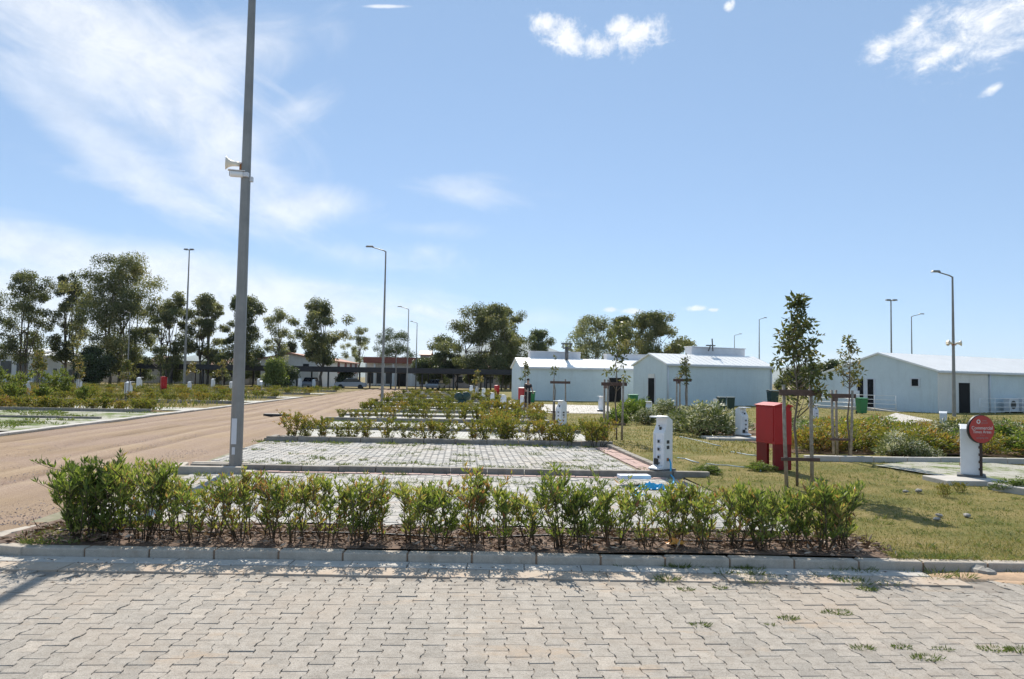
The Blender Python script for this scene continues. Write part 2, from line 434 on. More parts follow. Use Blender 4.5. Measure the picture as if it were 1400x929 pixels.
# ------------------------------------------------------------------ interlocking pavers
YK = 6.93
def pavers(mbx, x0, x1, y0, y1, z, rot, keep, jit=.0016, gap=.004, L=.212, Wd=.127):
    """I-shaped blocks: wide at the ends, waisted in the middle, neighbouring columns shifted by half"""
    ca, sa = math.cos(rot), math.sin(rot)
    w, n = Wd/2 + .011, Wd/2 - .011
    h = L/2 - gap*.32; k = L/2*.5
    wi, ni = w - gap*.75, n - gap*.75
    # outline of one block centred at 0
    P = np.array([(-wi,-h),(wi,-h),(wi,-k-.012),(ni,-k+.03),(ni,k-.03),(wi,k+.012),(wi,h),(-wi,h),(-wi,k+.012),(-ni,k-.03),(-ni,-k+.03),(-wi,-k-.012)])
    m = len(P)
    Pin = P*np.array([.965,.972])
    VV=[]; TT=[]; cnt=0
    ncol = int((x1-x0)/Wd)+50; nrow = int((y1-y0)/L)+8
    for i in range(-20, ncol):
        for j in range(-4, nrow):
            cx = i*Wd; cy = j*L + (L/2 if i % 2 else 0)
            X = x0 + cx*ca - cy*sa; Y = y0 + cx*sa + cy*ca
            if not keep(X, Y): continue
            r = rot + random.gauss(0, .006)
            c2, s2 = math.cos(r), math.sin(r)
            dz = random.gauss(0, jit); tx = random.gauss(0, .005); ty = random.gauss(0, .005)
            for Q, zz in ((Pin, z), (P, z-.004), (P, z-.05)):
                q = Q
                VV.append(np.stack([X + q[:,0]*c2 - q[:,1]*s2, Y + q[:,0]*s2 + q[:,1]*c2, zz + dz + tx*q[:,0] + ty*q[:,1]], 1))
            TT.append(np.full(3*m, min(1, max(0, random.gauss(.5, .26))))); cnt += 1
    V = np.concatenate(VV); T = np.concatenate(TT)
    ar = np.arange(cnt)*3*m
    topf = (ar[:,None] + np.arange(m)[None])
    i0 = np.arange(m); i1 = (i0+1) % m
    side = np.concatenate([np.stack([a*m+i0+m, a*m+i1+m, a*m+i1, a*m+i0], 1) for a in (0, 1)])
    sidef = (ar[:,None,None] + side[None]).reshape(-1, 4)
    base = mbx.n
    mbx.raw(V, topf, 0, T); mbx.F.setdefault(4, []).append((sidef + base, 0, False))
    return cnt

mb = MB()
nP = pavers(mb, -8.5, 10.5, 1.0, 6.7, 0.0, R(3.2), lambda X, Y: -8.6 < X < 10.8 and 1.2 < Y < (6.36 if X < 4.1 else 6.8+.05*math.sin(X*3)))
struct('paved_road', mb, M['paver'])
mb = MB()
mb.raw([(-60,-40,-.0085),(60,-40,-.0085),(60,6.89,-.0085),(-60,6.89,-.0085)], [(0,1,2,3)])
struct('paving_sand', mb, M['joint'])
# the same paving out of the frame, plain
mb = MB()
for a in ((-60,-40,-8.7,6.55),(10.9,-40,60,6.5),(-8.7,-40,10.9,1.25)):
    mb.raw([(a[0],a[1],-.006),(a[2],a[1],-.006),(a[2],a[3],-.006),(a[0],a[3],-.006)], [(0,1,2,3)])
struct('paved_road_margin', mb, M['far_paver'])

# gutter strip and kerb of the front bed
mb = MB()
x = -9.0
while x < 3.6:
    l = random.choice([.5,.5,.52])
    t_ = random.random()
    mb.box((x+l/2, YK-.1, -.012+random.gauss(0,.002)), (l-.006, .19, .05), random.gauss(0,.004), 0, t_)
    mb.box((x+l/2+.2, YK-.335+random.gauss(0,.003), -.017+random.gauss(0,.002)), (l-.006, .26, .05), random.gauss(0,.005), 1, t_)
    x += l
struct('gutter', mb, [M['pale_concrete'], pm('sandy_gutter', (.5,.43,.35), (.42,.31,.22), 3.2, .9, .3, 70)], bevel=.006)

mb = MB(); mj = MB()
KW, KH = .13, .088
x = -4.35
while x < 9.6:
    l = .575
    mb.box((x+l/2, YK+KW/2+random.gauss(0,.004), KH/2-.03+random.gauss(0,.003)), (l-.012, KW, KH+.06), random.gauss(0,.005), 0, random.random())
    mj.box((x, YK+KW/2+.004, KH/2-.035), (.03, KW-.014, KH+.05), 0)
    x += l
# broken end: two tilted stones
for dx, rz, dz in ((.3,-.09,-.012),(.9,-.2,-.03)):
    mb.box((x+dx, YK+KW/2-.02-dx*.07, KH/2-.03+dz), (.5, KW, KH+.06), rz, 0, .3)
# rounded left corner
cxk, cyk, rad = -4.32, YK+.62, .62
for k in range(6):
    a0 = R(270 - k*30); a1 = R(270 - (k+1)*30)
    am = (a0+a1)/2
    px_, py_ = cxk + (rad-KW/2)*math.cos(am), cyk + (rad-KW/2)*math.sin(am)
    mb.box((px_, py_, KH/2-.03), (rad*R(30)*.93, KW, KH+.06), am+PI/2, 0, random.random())
for k in range(2):
    mb.box((cxk+.1+.55*k, cyk+rad-KW/2+.02, KH/2-.05), (.52, KW, KH+.03), .03, 0, .6)
struct('kerb', mb, M['kerb'], bevel=.014)
struct('kerb_joint', mj, pm('kerb_mortar', (.3,.19,.12), (.2,.13,.085), 12, .95))

# planting bed behind the kerb
mb = MB()
V, f = sheet(lambda y: -4.75, lambda y: 3.5, YK+KW-.01, 8.25, .09, 12, 90, .02); mb.raw(V, f, 0, .5, True)
struct('bed_soil', mb, M['soil'])

# bays, kerb lines
mb = MB()
pavers(mb, -6.6, 3.4, 8.0, 12.8, .075, R(3.6), lambda X, Y: xl(Y)+.35 < X < xr(Y)-.1 and 8.27 < Y < 12.72, .003)
pavers(mb, -7.2, 3.4, 12.9, 18.4, .085, R(3.6), lambda X, Y: xl(Y)+.1 < X < xr(Y)-.45 and 12.98 < Y < 18.35, .003, gap=.009)
struct('parking_bay', mb, M['white_paver'])
mb = MB()
V, f = sheet(lambda y: xl(y)-.02, lambda y: xr(y)+.1, 8.2, 18.5, .062, 20, 6); mb.raw(V, f)
struct('bay_sand', mb, pm('bay_joint_soil', (.3,.25,.18), (.14,.15,.06), 5, .95))
mb = MB()     # reddish strip along the lawn and before the middle kerb
for Y in np.arange(13.1, 18.2, .21):
    for k in range(2):
        mb.box((xr(Y)-.32+.17*k+random.gauss(0,.004), Y, .064+random.gauss(0,.003)), (.16,.2,.05), .07, 0, random.random())
for X in np.arange(xl(12.6)+.5, xr(12.6)-.2, .21):
    mb.box((X, 12.63, .062+random.gauss(0,.003)), (.2,.15,.05), 0, 0, random.random())
struct('red_paver_strip', mb, M['pink_paver'], bevel=.005)

def kerb_line(mbx, p0, p1, z0, z1, l=.6, w=.13):
    p0 = Vector(p0); p1 = Vector(p1); d = p1-p0; n = max(1, int(d.length/l)); a = math.atan2(d.y, d.x)
    for i in range(n):
        c = p0 + d*((i+.5)/n)
        mbx.box((c.x, c.y, (z0+z1)/2+random.gauss(0,.004)), (d.length/n-.012, w, z1-z0), a+random.gauss(0,.006), 0, random.random())
mb = MB()
kerb_line(mb, (xl(12.8)+.15, 12.82), (xr(12.8)+.5, 12.82), 0, .175)
for a, b in ((12.9,18.4),):
    kerb_line(mb, (xr(a)-.02, a), (xr(b)-.02, b), 0, .15)
ROWS = [18.6, 27.6, 35.0, 43.0, 51.5, 60.5, 70.5, 82.0]
for Y in ROWS:
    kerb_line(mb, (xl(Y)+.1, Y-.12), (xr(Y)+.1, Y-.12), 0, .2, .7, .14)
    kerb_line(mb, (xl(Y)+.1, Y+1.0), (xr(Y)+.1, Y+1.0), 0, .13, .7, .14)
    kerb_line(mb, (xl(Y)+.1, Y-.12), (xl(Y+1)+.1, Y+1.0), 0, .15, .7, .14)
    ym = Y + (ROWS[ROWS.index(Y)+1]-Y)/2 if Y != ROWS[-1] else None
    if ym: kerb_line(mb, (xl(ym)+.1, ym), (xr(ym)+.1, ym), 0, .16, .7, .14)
struct('bay_kerbs', mb, M['shaded_kerb'], bevel=.012)
mb = MB(); mbb = MB()
for i, Y in enumerate(ROWS):
    y1 = ROWS[i+1]-.2 if i+1 < len(ROWS) else Y+9
    V, f = sheet(lambda y: xl(y)+.1, lambda y: xr(y)+.2, Y+1.05, y1, .07, 12, 4); mb.raw(V, f)
    V, f = sheet(lambda y: xl(y)+.15, lambda y: xr(y)+.2, Y-.06, Y+.95, .1, 4, 30, .02); mbb.raw(V, f)
struct('far_parking_bays', mb, M['far_paver'])
struct('hedge_beds', mbb, M['bed'])

# left block of pitches across the road
LROWS = [31.6, 43.0, 53.5, 66.0, 80.0]
mb = MB()
V, f = sheet(lambda y: -40, lambda y: xroad(y)-.35, 20.3, 31.4, .075, 30, 30); mb.raw(V, f)
struct('weedy_bays', mb, M['weedy'])
mb = MB()
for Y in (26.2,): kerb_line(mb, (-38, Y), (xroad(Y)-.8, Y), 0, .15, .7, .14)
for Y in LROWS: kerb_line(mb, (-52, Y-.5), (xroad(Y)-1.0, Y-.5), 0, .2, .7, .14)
struct('left_kerbs', mb, M['shaded_kerb'], bevel=.012)
mb = MB(); pa, pb = (xroad(18.2)-.25, 18.2), (xroad(58)-.25, 58); kerb_line(mb, pa, pb, -.05, .085, .7, .26)
struct('road_edge_kerb', mb, M['pale_concrete'], bevel=.012)
mb = MB()
for Y in LROWS:
    V, f = sheet(lambda y: -56, lambda y: xroad(y)-1.0, Y-.4, Y+.9, .09, 4, 30, .02); mb.raw(V, f)
for Y in LROWS[:-1]:
    V, f = sheet(lambda y: xroad(y)-7, lambda y: xroad(y)-.35, Y+1.6, Y+4.4, .072, 8, 8); mb.raw(V, f, 1)
struct('left_beds', mb, [M['bed'], M['far_paver']])

# pale concrete paths near the blue houses, pads
mb = MB()
def quadsheet(mbx, pts, z, mat=0):
    mbx.raw([(p[0], p[1], z) for p in pts], [tuple(range(len(pts)))], mat)
quadsheet(mb, [G(722,565), G(840,566), G(832,555), G(735,553)], .108)
quadsheet(mb, [G(690,557), G(730,556), G(715,549), G(695,548)], .112)
quadsheet(mb, [G(1195,575), G(1290,592), G(1400,592), G(1400,583), G(1285,577), G(1225,565)], .11)
struct('path', mb, M['pale_concrete'])
mb = MB()
quadsheet(mb, [G(1195,637), G(1305,655), G(1420,672), G(1420,640), G(1290,628)], .114)
struct('weedy_pad', mb, M['weedy'])
mb = MB()
p = G(1016,601); mb.box((p.x-.2, p.y+.1, .1), (1.7,.9,.1))
p = G(1335,662); mb.box((p.x-.05, p.y+.25, .11), (1.0,.7,.1), .05)
p0 = G(1355,668); p1 = G(1440,682)
kerb_line(mb, (p0.x,p0.y), (p1.x,p1.y), .02, .2, .7, .16)
q0 = G(1100,630); q1 = G(1420,634)
kerb_line(mb, (q0.x,q0.y), (q1.x,q1.y), .0, .2, .7, .14)
struct('concrete_pads', mb, M['pale_concrete'], bevel=.012)
mb = MB()
V, f = sheet(lambda y: 6.4+.0*y, lambda y: 22, 17.4, 30.5, .1, 30, 30, .03); mb.raw(V, f, 0, .5, True)
struct('right_bed', mb, M['bed'])
# sand spilled at the right end of the kerb
mb = MB()
def mound(mbx, cx, cy, rx, ry, h, z, mat=0, nr=7, na=22):
    V = [(cx, cy, z+h)]; F_ = []
    for r in range(1, nr+1):
        for a in range(na):
            t = 2*PI*a/na; w = 1+.18*math.sin(3*t+cx)+.12*math.sin(5*t+cy*3)
            u = r/nr
            V.append((cx+rx*u*w*math.cos(t), cy+ry*u*w*math.sin(t), z+h*(1-u*u)*(1+.3*math.sin(9*t+u*7)*u)-(.012 if r == nr else 0)))
    for a in range(na): F_.append((0, 1+a, 1+(a+1) % na))
    for r in range(nr-1):
        for a in range(na): F_.append((1+r*na+a, 1+(r+1)*na+a, 1+(r+1)*na+(a+1) % na, 1+r*na+(a+1) % na))
    mbx.raw(V, F_, mat, .5, True)
p = G(1385,792,0); mound(mb, p.x, p.y+.05, .75, .2, .028, .0); mound(mb, p.x+.5, p.y-.12, .7, .16, .018, .0)
struct('spilled_sand', mb, pm('orange_sand', (.55,.37,.23), (.4,.27,.17), 14, .95, .5, 60))

# mountains far behind
mb = MB()
def ridge(Y, x0, x1, n, hfn, depth):
    V=[]; F_=[]
    for i in range(n):
        x = x0+(x1-x0)*i/(n-1); h = hfn(i/(n-1))
        V += [(x, Y-depth, -1), (x, Y-depth*.35, h*.55+12*math.sin(i*1.7)), (x, Y, h), (x, Y+depth, -1)]
    for i in range(n-1):
        for k in range(3): F_.append((i*4+k, (i+1)*4+k, (i+1)*4+k+1, i*4+k+1))
    mb.raw(V, F_, 0, .5, True)
def hill(u): return 8000/1050*(16 + 34*math.exp(-((u-.47)/.04)**2) + 30*math.exp(-((u-.52)/.03)**2) + 14*math.exp(-((u-.6)/.04)**2) + 10*math.exp(-((u-.3)/.1)**2) + 4*math.sin(u*37) + 3*math.sin(u*91+1) + 22*math.exp(-((u-.8)/.035)**2))
ridge(8000, -5600, 5600, 160, hill, 1500)
struct('mountains', mb, M['mountain'])

# ------------------------------------------------------------------ grass and ground cover
def blades(mbx, X, Y, z, hmin, hmax, wmin, wmax, tlo, thi, lean=.5):
    n = len(X)
    P = np.stack([X, Y, np.broadcast_to(z, (n,))], 1)
    D = np.stack([rng.normal(0, lean, n), rng.normal(0, lean, n), np.ones(n)], 1)
    mbx.leaves(P, D, rng.uniform(hmin, hmax, n), rng.uniform(wmin, wmax, n), rng.uniform(tlo, thi, n), 0, .1)
def patchy(X, Y):
    return (np.sin(X*1.3+Y*.7)+np.sin(X*.45-Y*1.1+2)+np.sin(X*2.9+1.3)*np.sin(Y*2.3)+np.sin(X*6.1+Y*3)*.6+np.sin(Y*7.3-X*2)*.6)
mb = MB()
n = 70000
u = rng.random(n); Y = 7.0 + 10*u**1.3; Xr = rng.random(n)
X = xr(Y)+.1 + Xr*(13.5-xr(Y)) * np.clip(Y/17+.2, 0, 1)
pz = patchy(X, Y); k = (pz + rng.normal(0, 1.2, n) > -1.6) & ~((Y < 8.25) & (X < 3.45)) & ~((X > 6.4) & (Y > 17.2))
X, Y, pz = X[k], Y[k], pz[k]
n = len(X)
P = np.stack([X, Y, np.full(n, .08)], 1); D = np.stack([rng.normal(0,.7,n), rng.normal(0,.7,n), np.ones(n)], 1)
mb.leaves(P, D, rng.uniform(.02,.055,n), rng.uniform(.004,.008,n), np.clip(.52 - pz*.07 + rng.normal(0,.2,n), 0, 1), 0, .1)
n = 50000
Y = 17 + 38*rng.random(n)**1.2; X = xr(Y)+.1 + rng.random(n)*(Y*.75)
k = ~((X > 6.4) & (Y < 30.5)); X, Y = X[k], Y[k]; n = len(X); pz = patchy(X*.6, Y*.6)
P = np.stack([X, Y, np.full(n, .08)], 1); D = np.stack([rng.normal(0,.7,n), rng.normal(0,.7,n), np.ones(n)], 1)
mb.leaves(P, D, rng.uniform(.03,.09,n), rng.uniform(.012,.025,n), np.clip(.46 - pz*.09 + rng.normal(0,.2,n), 0, 1), 0, .1)
tag(obj('grass', mb, M['grass']), 'short yellowing grass on the lawn right of the paved bays', 'grass', kind='stuff')

mb = MB()
def clump(x, y, z, r, n, h, t0=.2, t1=.8, w=.005):
    a = rng.random(n)*2*PI; q = np.sqrt(rng.random(n))*r
    X = x+np.cos(a)*q; Y = y+np.sin(a)*q*.6
    P = np.stack([X, Y, np.full(n, z)], 1); D = np.stack([np.cos(a)*.9+rng.normal(0,.4,n), np.sin(a)*.9+rng.normal(0,.4,n), rng.uniform(.3,1.2,n)], 1)
    mb.leaves(P, D, rng.uniform(h*.5,h,n), rng.uniform(w*.7,w*1.6,n), rng.uniform(t0,t1,n), 0, .15)
# weeds in the joints of the road paving
for px, py, r, n, h in ((1145,838,.11,90,.045),(1078,846,.07,50,.05),(1258,708,.05,0,.05),(1180,887,.07,45,.05),(1232,885,.06,40,.04),(1268,900,.09,60,.05),(1360,888,.1,70,.05),(1395,890,.08,60,.06),(1160,795,.12,90,.08),(1185,806,.08,60,.06),(1272,772,.16,140,.1),(1060,790,.08,40,.06),(938,807,.06,40,.06),(958,855,.07,40,.05),(925,776,.12,80,.12),(970,770,.12,70,.12),(1010,778,.1,60,.1),(985,805,.05,30,.05),(1290,888,.06,30,.04),(1052,855,.04,20,.04)):
    p = G(px, py, 0); clump(p.x, p.y, -.005, r, int(n*2.2), h*.8)
for k in range(34):
    X = random.uniform(1.0, 5.5); clump(X, YK-random.choice([.02,.02,.22,.45]), 0, random.uniform(.05,.14), 50, random.uniform(.05,.11))
# in the white bays
for k in range(260):
    Y = random.choice([random.uniform(13,18.2), random.uniform(13,14.2), random.uniform(8.7,12.5)]); X = random.uniform(xl(Y)+.3, xr(Y)-.2)
    clump(X, Y, .075, random.uniform(.05,.22), random.randint(15,60), random.uniform(.05,.12), .2, .9, .008)
# along kerbs of the rows and on the left bays
for Yk in (18.4, 27.3, 34.7):
    for k in range(26):
        X = random.uniform(xl(Yk), xr(Yk)); clump(X, Yk-.25, .07, .15, 24, .12, .2, .9, .018)
for k in range(420):
    Y = random.choice([random.uniform(20.6,26), random.uniform(26.4,30.8), random.uniform(21,24)]); X = random.uniform(-30, xroad(Y)-.8)
    if math.sin(X*1.1+Y*.5)+math.sin(Y*1.9-X*.4) < -.2: continue
    clump(X, Y, .07, random.uniform(.2,.55), 45, random.uniform(.08,.16), .2, .9, .025)
# tufts in the lawn and over the kerb
for k in range(260):
    Y = 7.1 + 9*random.random()**1.5; X = xr(Y)+.2+random.random()*(9.5-xr(Y))
    if Y < 8.3 and X < 3.5: continue
    clump(X, Y, .085, random.uniform(.04,.16), random.randint(12,40), random.uniform(.04,.1), .25, 1, .006)
for k in range(90):
    X = random.uniform(3.5, 9.5); clump(X, YK+KW+random.uniform(-.02,.06), .09, random.uniform(.03,.1), 22, random.uniform(.05,.1), .4, 1, .006)
# edge of the front bed
for k in range(26):
    clump(random.uniform(-4.6,-3.9), random.uniform(7.05,7.9), .09, .12, 30, .07, .5, 1, .012)
tag(obj('weeds', mb, M['green_grass']), 'green weeds growing in joints of the paving', 'weeds', kind='stuff')

mb = MB()
n = 5200
X = rng.uniform(-4.6, 3.6, n); Y = YK+KW+.01 + rng.random(n)**.8*.92
P = np.stack([X, Y, .1+rng.random(n)*.03], 1); D = np.stack([rng.normal(0,1,n), rng.normal(0,1,n), rng.normal(0.1,.25,n)], 1)
mb.leaves(P, D, rng.uniform(.03,.12,n), rng.uniform(.01,.03,n), rng.beta(1.3,1.3,n), 0, .2)
n = 500
X = rng.uniform(-4.6, 5, n); Y = rng.uniform(6.0, 6.85, n)
P = np.stack([X, Y, np.full(n,.022)], 1); D = np.stack([rng.normal(0,1,n), rng.normal(0,1,n), rng.normal(0,.05,n)], 1)
mb.leaves(P, D, rng.uniform(.015,.05,n), rng.uniform(.004,.01,n), rng.beta(1.6,2.2,n), 0, .1)
tag(obj('leaf_litter', mb, M['litter']), 'dry brown leaves and twigs lying under the front hedge', 'leaf litter', kind='stuff')
mb = MB()
n = 42000
Y = 32 + 62*rng.random(n)**1.1; X = xroad(Y) - 1.2 - rng.random(n)**.8*(Y*.62)
pz = patchy(X*.35, Y*.3); k = pz + rng.normal(0, 1.0, n) > -.6
X, Y, pz = X[k], Y[k], pz[k]; n = len(X)
P = np.stack([X, Y, np.full(n, .03)], 1); D = np.stack([rng.normal(0,.5,n), rng.normal(0,.5,n), np.ones(n)], 1)
mb.leaves(P, D, rng.uniform(.12,.42,n)*(1+Y/160), rng.uniform(.03,.06,n), np.clip(.42 - pz*.06 + rng.normal(0,.2,n), 0, 1), 0, .1)
tag(obj('undergrowth', mb, M['grass']), 'tall dry yellow green growth in the field left of the road', 'undergrowth', kind='stuff')
# gravel scattered over the road edge
mb = MB()
n = 9000
Y = 8.3 + 13*rng.random(n)**1.4; X = xl(Y) + .3 - np.abs(rng.normal(0, 2.6, n))
k = X > -9 - Y*.3; X, Y = X[k], Y[k]; n = len(X)
s_ = rng.uniform(.004,.013,n)
base = np.array([(1,0,0),(0,1,0),(-1,0,0),(0,-1,0),(0,0,.8)])
V = (np.stack([X,Y,np.full(n,.004)],1)[:,None,:] + base[None]*s_[:,None,None]*rng.uniform(.6,1.3,(n,5,1)))
f = (np.arange(n)[:,None,None]*5 + np.array([(0,1,4),(1,2,4),(2,3,4),(3,0,4)])[None]).reshape(-1,3)
mb.raw(V.reshape(-1,3), f, 0, np.repeat(rng.random(n),5))
gm, gt, gb = nt('road_gravel'); gt.links.new(ramp(gt, tone(gt), [(0,(.24,.15,.12)),(.5,(.4,.28,.23)),(1,(.58,.5,.45))]), gb.inputs['Base Color']); gb.inputs['Roughness'].default_value = .95
tag(obj('gravel', mb, gm), 'loose reddish gravel along the dirt road edge', 'gravel', kind='stuff')

# ------------------------------------------------------------------ shrubs
def shrub_geo(seed, h, w, nst, per, L, W, tmean, tsd, low=.3, ml=0, red=0.0, fl=None, twigs=3, wig=.05):
    """returns (foliage MB, stem MB): upright stems forking into twigs with whorled lance-shaped leaves"""
    rs = np.random.default_rng(seed)
    fo, st = MB(), MB()
    Pl=[]; Dl=[]; Tl=[]; Ll=[]
    for i in range(nst):
        a = rs.random()*2*PI; r0 = w*.18*math.sqrt(rs.random())
        b = np.array([math.cos(a)*r0, math.sin(a)*r0, -.02])
        out = rs.uniform(.15, 1)**.8*w/2; hh = h*rs.uniform(.62, 1.0)*(1 - .25*(out/(w/2))**2)
        tip = np.array([math.cos(a)*out, math.sin(a)*out, hh]) + rs.normal(0, .03, 3)*np.array([1,1,0])
        mid = b*.45 + tip*.5 + np.array([0,0,h*.06]) - np.array([math.cos(a),math.sin(a),0])*out*.12
        mid[2] = hh*.5; mid += rs.normal(0, wig, 3)*np.array([1,1,.3])
        st.tube([b, mid, tip], [.004+.005*h, .0045, .0025], 5, tone=rs.random())
        shoots = [(b, mid, .7), (mid, tip, 1.0)]
        for k in range(twigs):
            u = rs.uniform(.25, .85); s0 = mid*(1-u)+tip*u if rs.random() < .7 else b*(1-u)+mid*u
            e = s0 + np.array([rs.normal(0,.15)*w*1.2, rs.normal(0,.15)*w*1.2, rs.uniform(.1,.3)*h])
            e[2] = min(e[2], h*rs.uniform(.8,1.02))
            st.tube([s0, s0*.5+e*.5+np.array([0,0,-.015]), e], [.0032,.003,.002], 4, tone=rs.random())
            shoots.append((s0, e, 1.0))
        stone = rs.normal(0, tsd*.6)
        for s0, e, dens in shoots:
            d = e-s0; ln = np.linalg.norm(d); d = d/(ln+1e-6)
            n = int(per*dens)
            if n == 0: continue
            nn = max(2, int(n/6))
            tn = np.clip(((np.arange(nn)+.7)/nn)**.75 + rs.normal(0,.02,nn), 0, 1); tn[-1] = 1
            t = np.repeat(tn, 6); n = len(t)
            p = s0 + d*ln*t[:,None]
            az = np.repeat(rs.random(nn)*2*PI, 6) + np.tile(np.arange(6)*PI/3, nn) + rs.normal(0,.3,n)
            keep = (p[:,2] > low*h*rs.uniform(.5,1.2,n)) & (rs.random(n) < .9); p = p[keep]; t = t[keep]; az = az[keep]; n = len(p)
            el = rs.normal(.5, .22, n) + t*.45
            D = np.stack([np.cos(az)*np.cos(el), np.sin(az)*np.cos(el), np.sin(el)], 1) + d*.3
            Pl.append(p); Dl.append(D); Ll.append(L*rs.uniform(.55,1.15,n)*(1-.25*(t > .92)))
            tt = tmean + stone + rs.normal(0, tsd, n)
            if red: tt = tt + (rs.random(n) < red)*(t > .4)*rs.uniform(.2,.5,n)
            Tl.append(np.clip(tt, 0, 1))
    P = np.concatenate(Pl); D = np.concatenate(Dl); T = np.concatenate(Tl); LL = np.concatenate(Ll)
    fo.leaves(P, D, LL, LL/L*W*rs.uniform(.8,1.2,len(P)), T, ml, .22, .04)
    if fl:   # small pale blossoms
        n = fl; idx = rs.integers(0, len(P), n)
        fo.leaves(P[idx]+rs.normal(0,.02,(n,3)), rs.normal(0,1,(n,3)), .035, .035, rs.uniform(.8,1,n), ml, 0)
    return fo, st

FRONT = [ # px, dY, height, width, stems, leaves per shoot, tone, red share, label
 (112,.00,.82,.5,13,30,.33,.03,'tallest dark green oleander bush at the rounded kerb end by the dirt road'),
 (152,.12,.8,.46,11,26,.42,.05,'tall full oleander bush second from the rounded kerb end'),
 (192,.02,.79,.44,10,24,.45,.08,'tall oleander with brownish tips in front of the road gravel'),
 (231,.10,.60,.36,6,18,.5,.08,'short leafy oleander right after the tall clump beside the road'),
 (263,-.02,.60,.32,6,16,.5,.12,'narrow short oleander in front of the small kerb island'),
 (296,.08,.60,.34,6,15,.52,.10,'thin airy oleander just left of the tall near lamp post'),
 (331,.00,.66,.34,7,18,.6,.40,'oleander with orange brown top right beneath the tall near lamp post'),
 (374,.06,.68,.40,7,19,.5,.15,'medium oleander first one right of the tall near lamp post'),
 (404,-.03,.66,.36,6,18,.5,.10,'upright oleander standing two bushes right of the near lamp post'),
 (446,.08,.62,.42,7,18,.48,.10,'wide loose oleander in the left middle of the front hedge'),
 (491,-.06,.68,.40,9,20,.42,.22,'oleander with reddish dry shoots on top and dark leafy foot'),
 (522,.12,.52,.28,4,11,.55,.15,'thin sparse oleander between the reddish topped bush and a wide one'),
 (568,.04,.60,.44,8,19,.42,.06,'wide spreading oleander whose stems fan out over pale paving'),
 (602,-.03,.60,.36,6,18,.45,.06,'oleander with bright new shoots near the middle of the front hedge'),
 (648,.06,.74,.42,8,21,.42,.10,'tall oleander at the middle of the hedge with dark brown tips'),
 (682,-.08,.56,.32,6,18,.42,.04,'low bushy oleander at the left edge of the widest hedge gap'),
 (722,.10,.50,.26,4,11,.5,.10,'smallest sparse oleander alone in the hedge gap'),
 (772,.00,.78,.46,9,22,.4,.06,'tall green oleander at the right edge of the widest hedge gap'),
 (800,-.10,.60,.34,7,20,.4,.02,'dark low oleander leaning over the kerb stones'),
 (838,.08,.70,.44,8,20,.5,.08,'full oleander left of the blue plastic scraps'),
 (884,-.04,.62,.40,6,16,.5,.08,'open oleander directly in front of the blue plastic scraps'),
 (921,.06,.62,.40,7,18,.5,.10,'oleander behind the orange wrapper in the bed'),
 (962,-.02,.64,.42,8,20,.5,.10,'broad oleander just right of the orange wrapper'),
 (1003,.08,.68,.42,8,20,.52,.12,'leafy oleander left of the red cabinet as seen from the paving'),
 (1040,-.04,.64,.40,8,21,.48,.08,'dense oleander below the red cabinet'),
 (1084,.06,.64,.42,8,22,.5,.14,'dense oleander with a red bloom below the largest staked tree'),
 (1120,-.02,.70,.44,10,24,.47,.12,'bushy oleander next to last at the lawn end of the hedge'),
 (1146,.10,.66,.36,9,22,.42,.16,'last oleander of the front hedge standing against the yellow lawn'),
]
for i, (px, dy, h, w, ns, per, tm, red, lab) in enumerate(FRONT):
    Y = 7.33 + dy*.9
    X = A(px, Y, 735).x
    t = thing('oleander_shrub', lab, 'shrub', (X, Y, .09), random.random()*6, 'oleander shrubs of the front hedge')
    fo, st = shrub_geo(100+i, h*.97, w*1.14+.08, ns+2, int(per*1.0), .094, .0195, tm+.03, .2, .2 if h < .75 else .06, 0, red*.7, None, 5)
    obj('foliage', fo, M['oleander'], t); obj('stem', st, M['stem'], t)

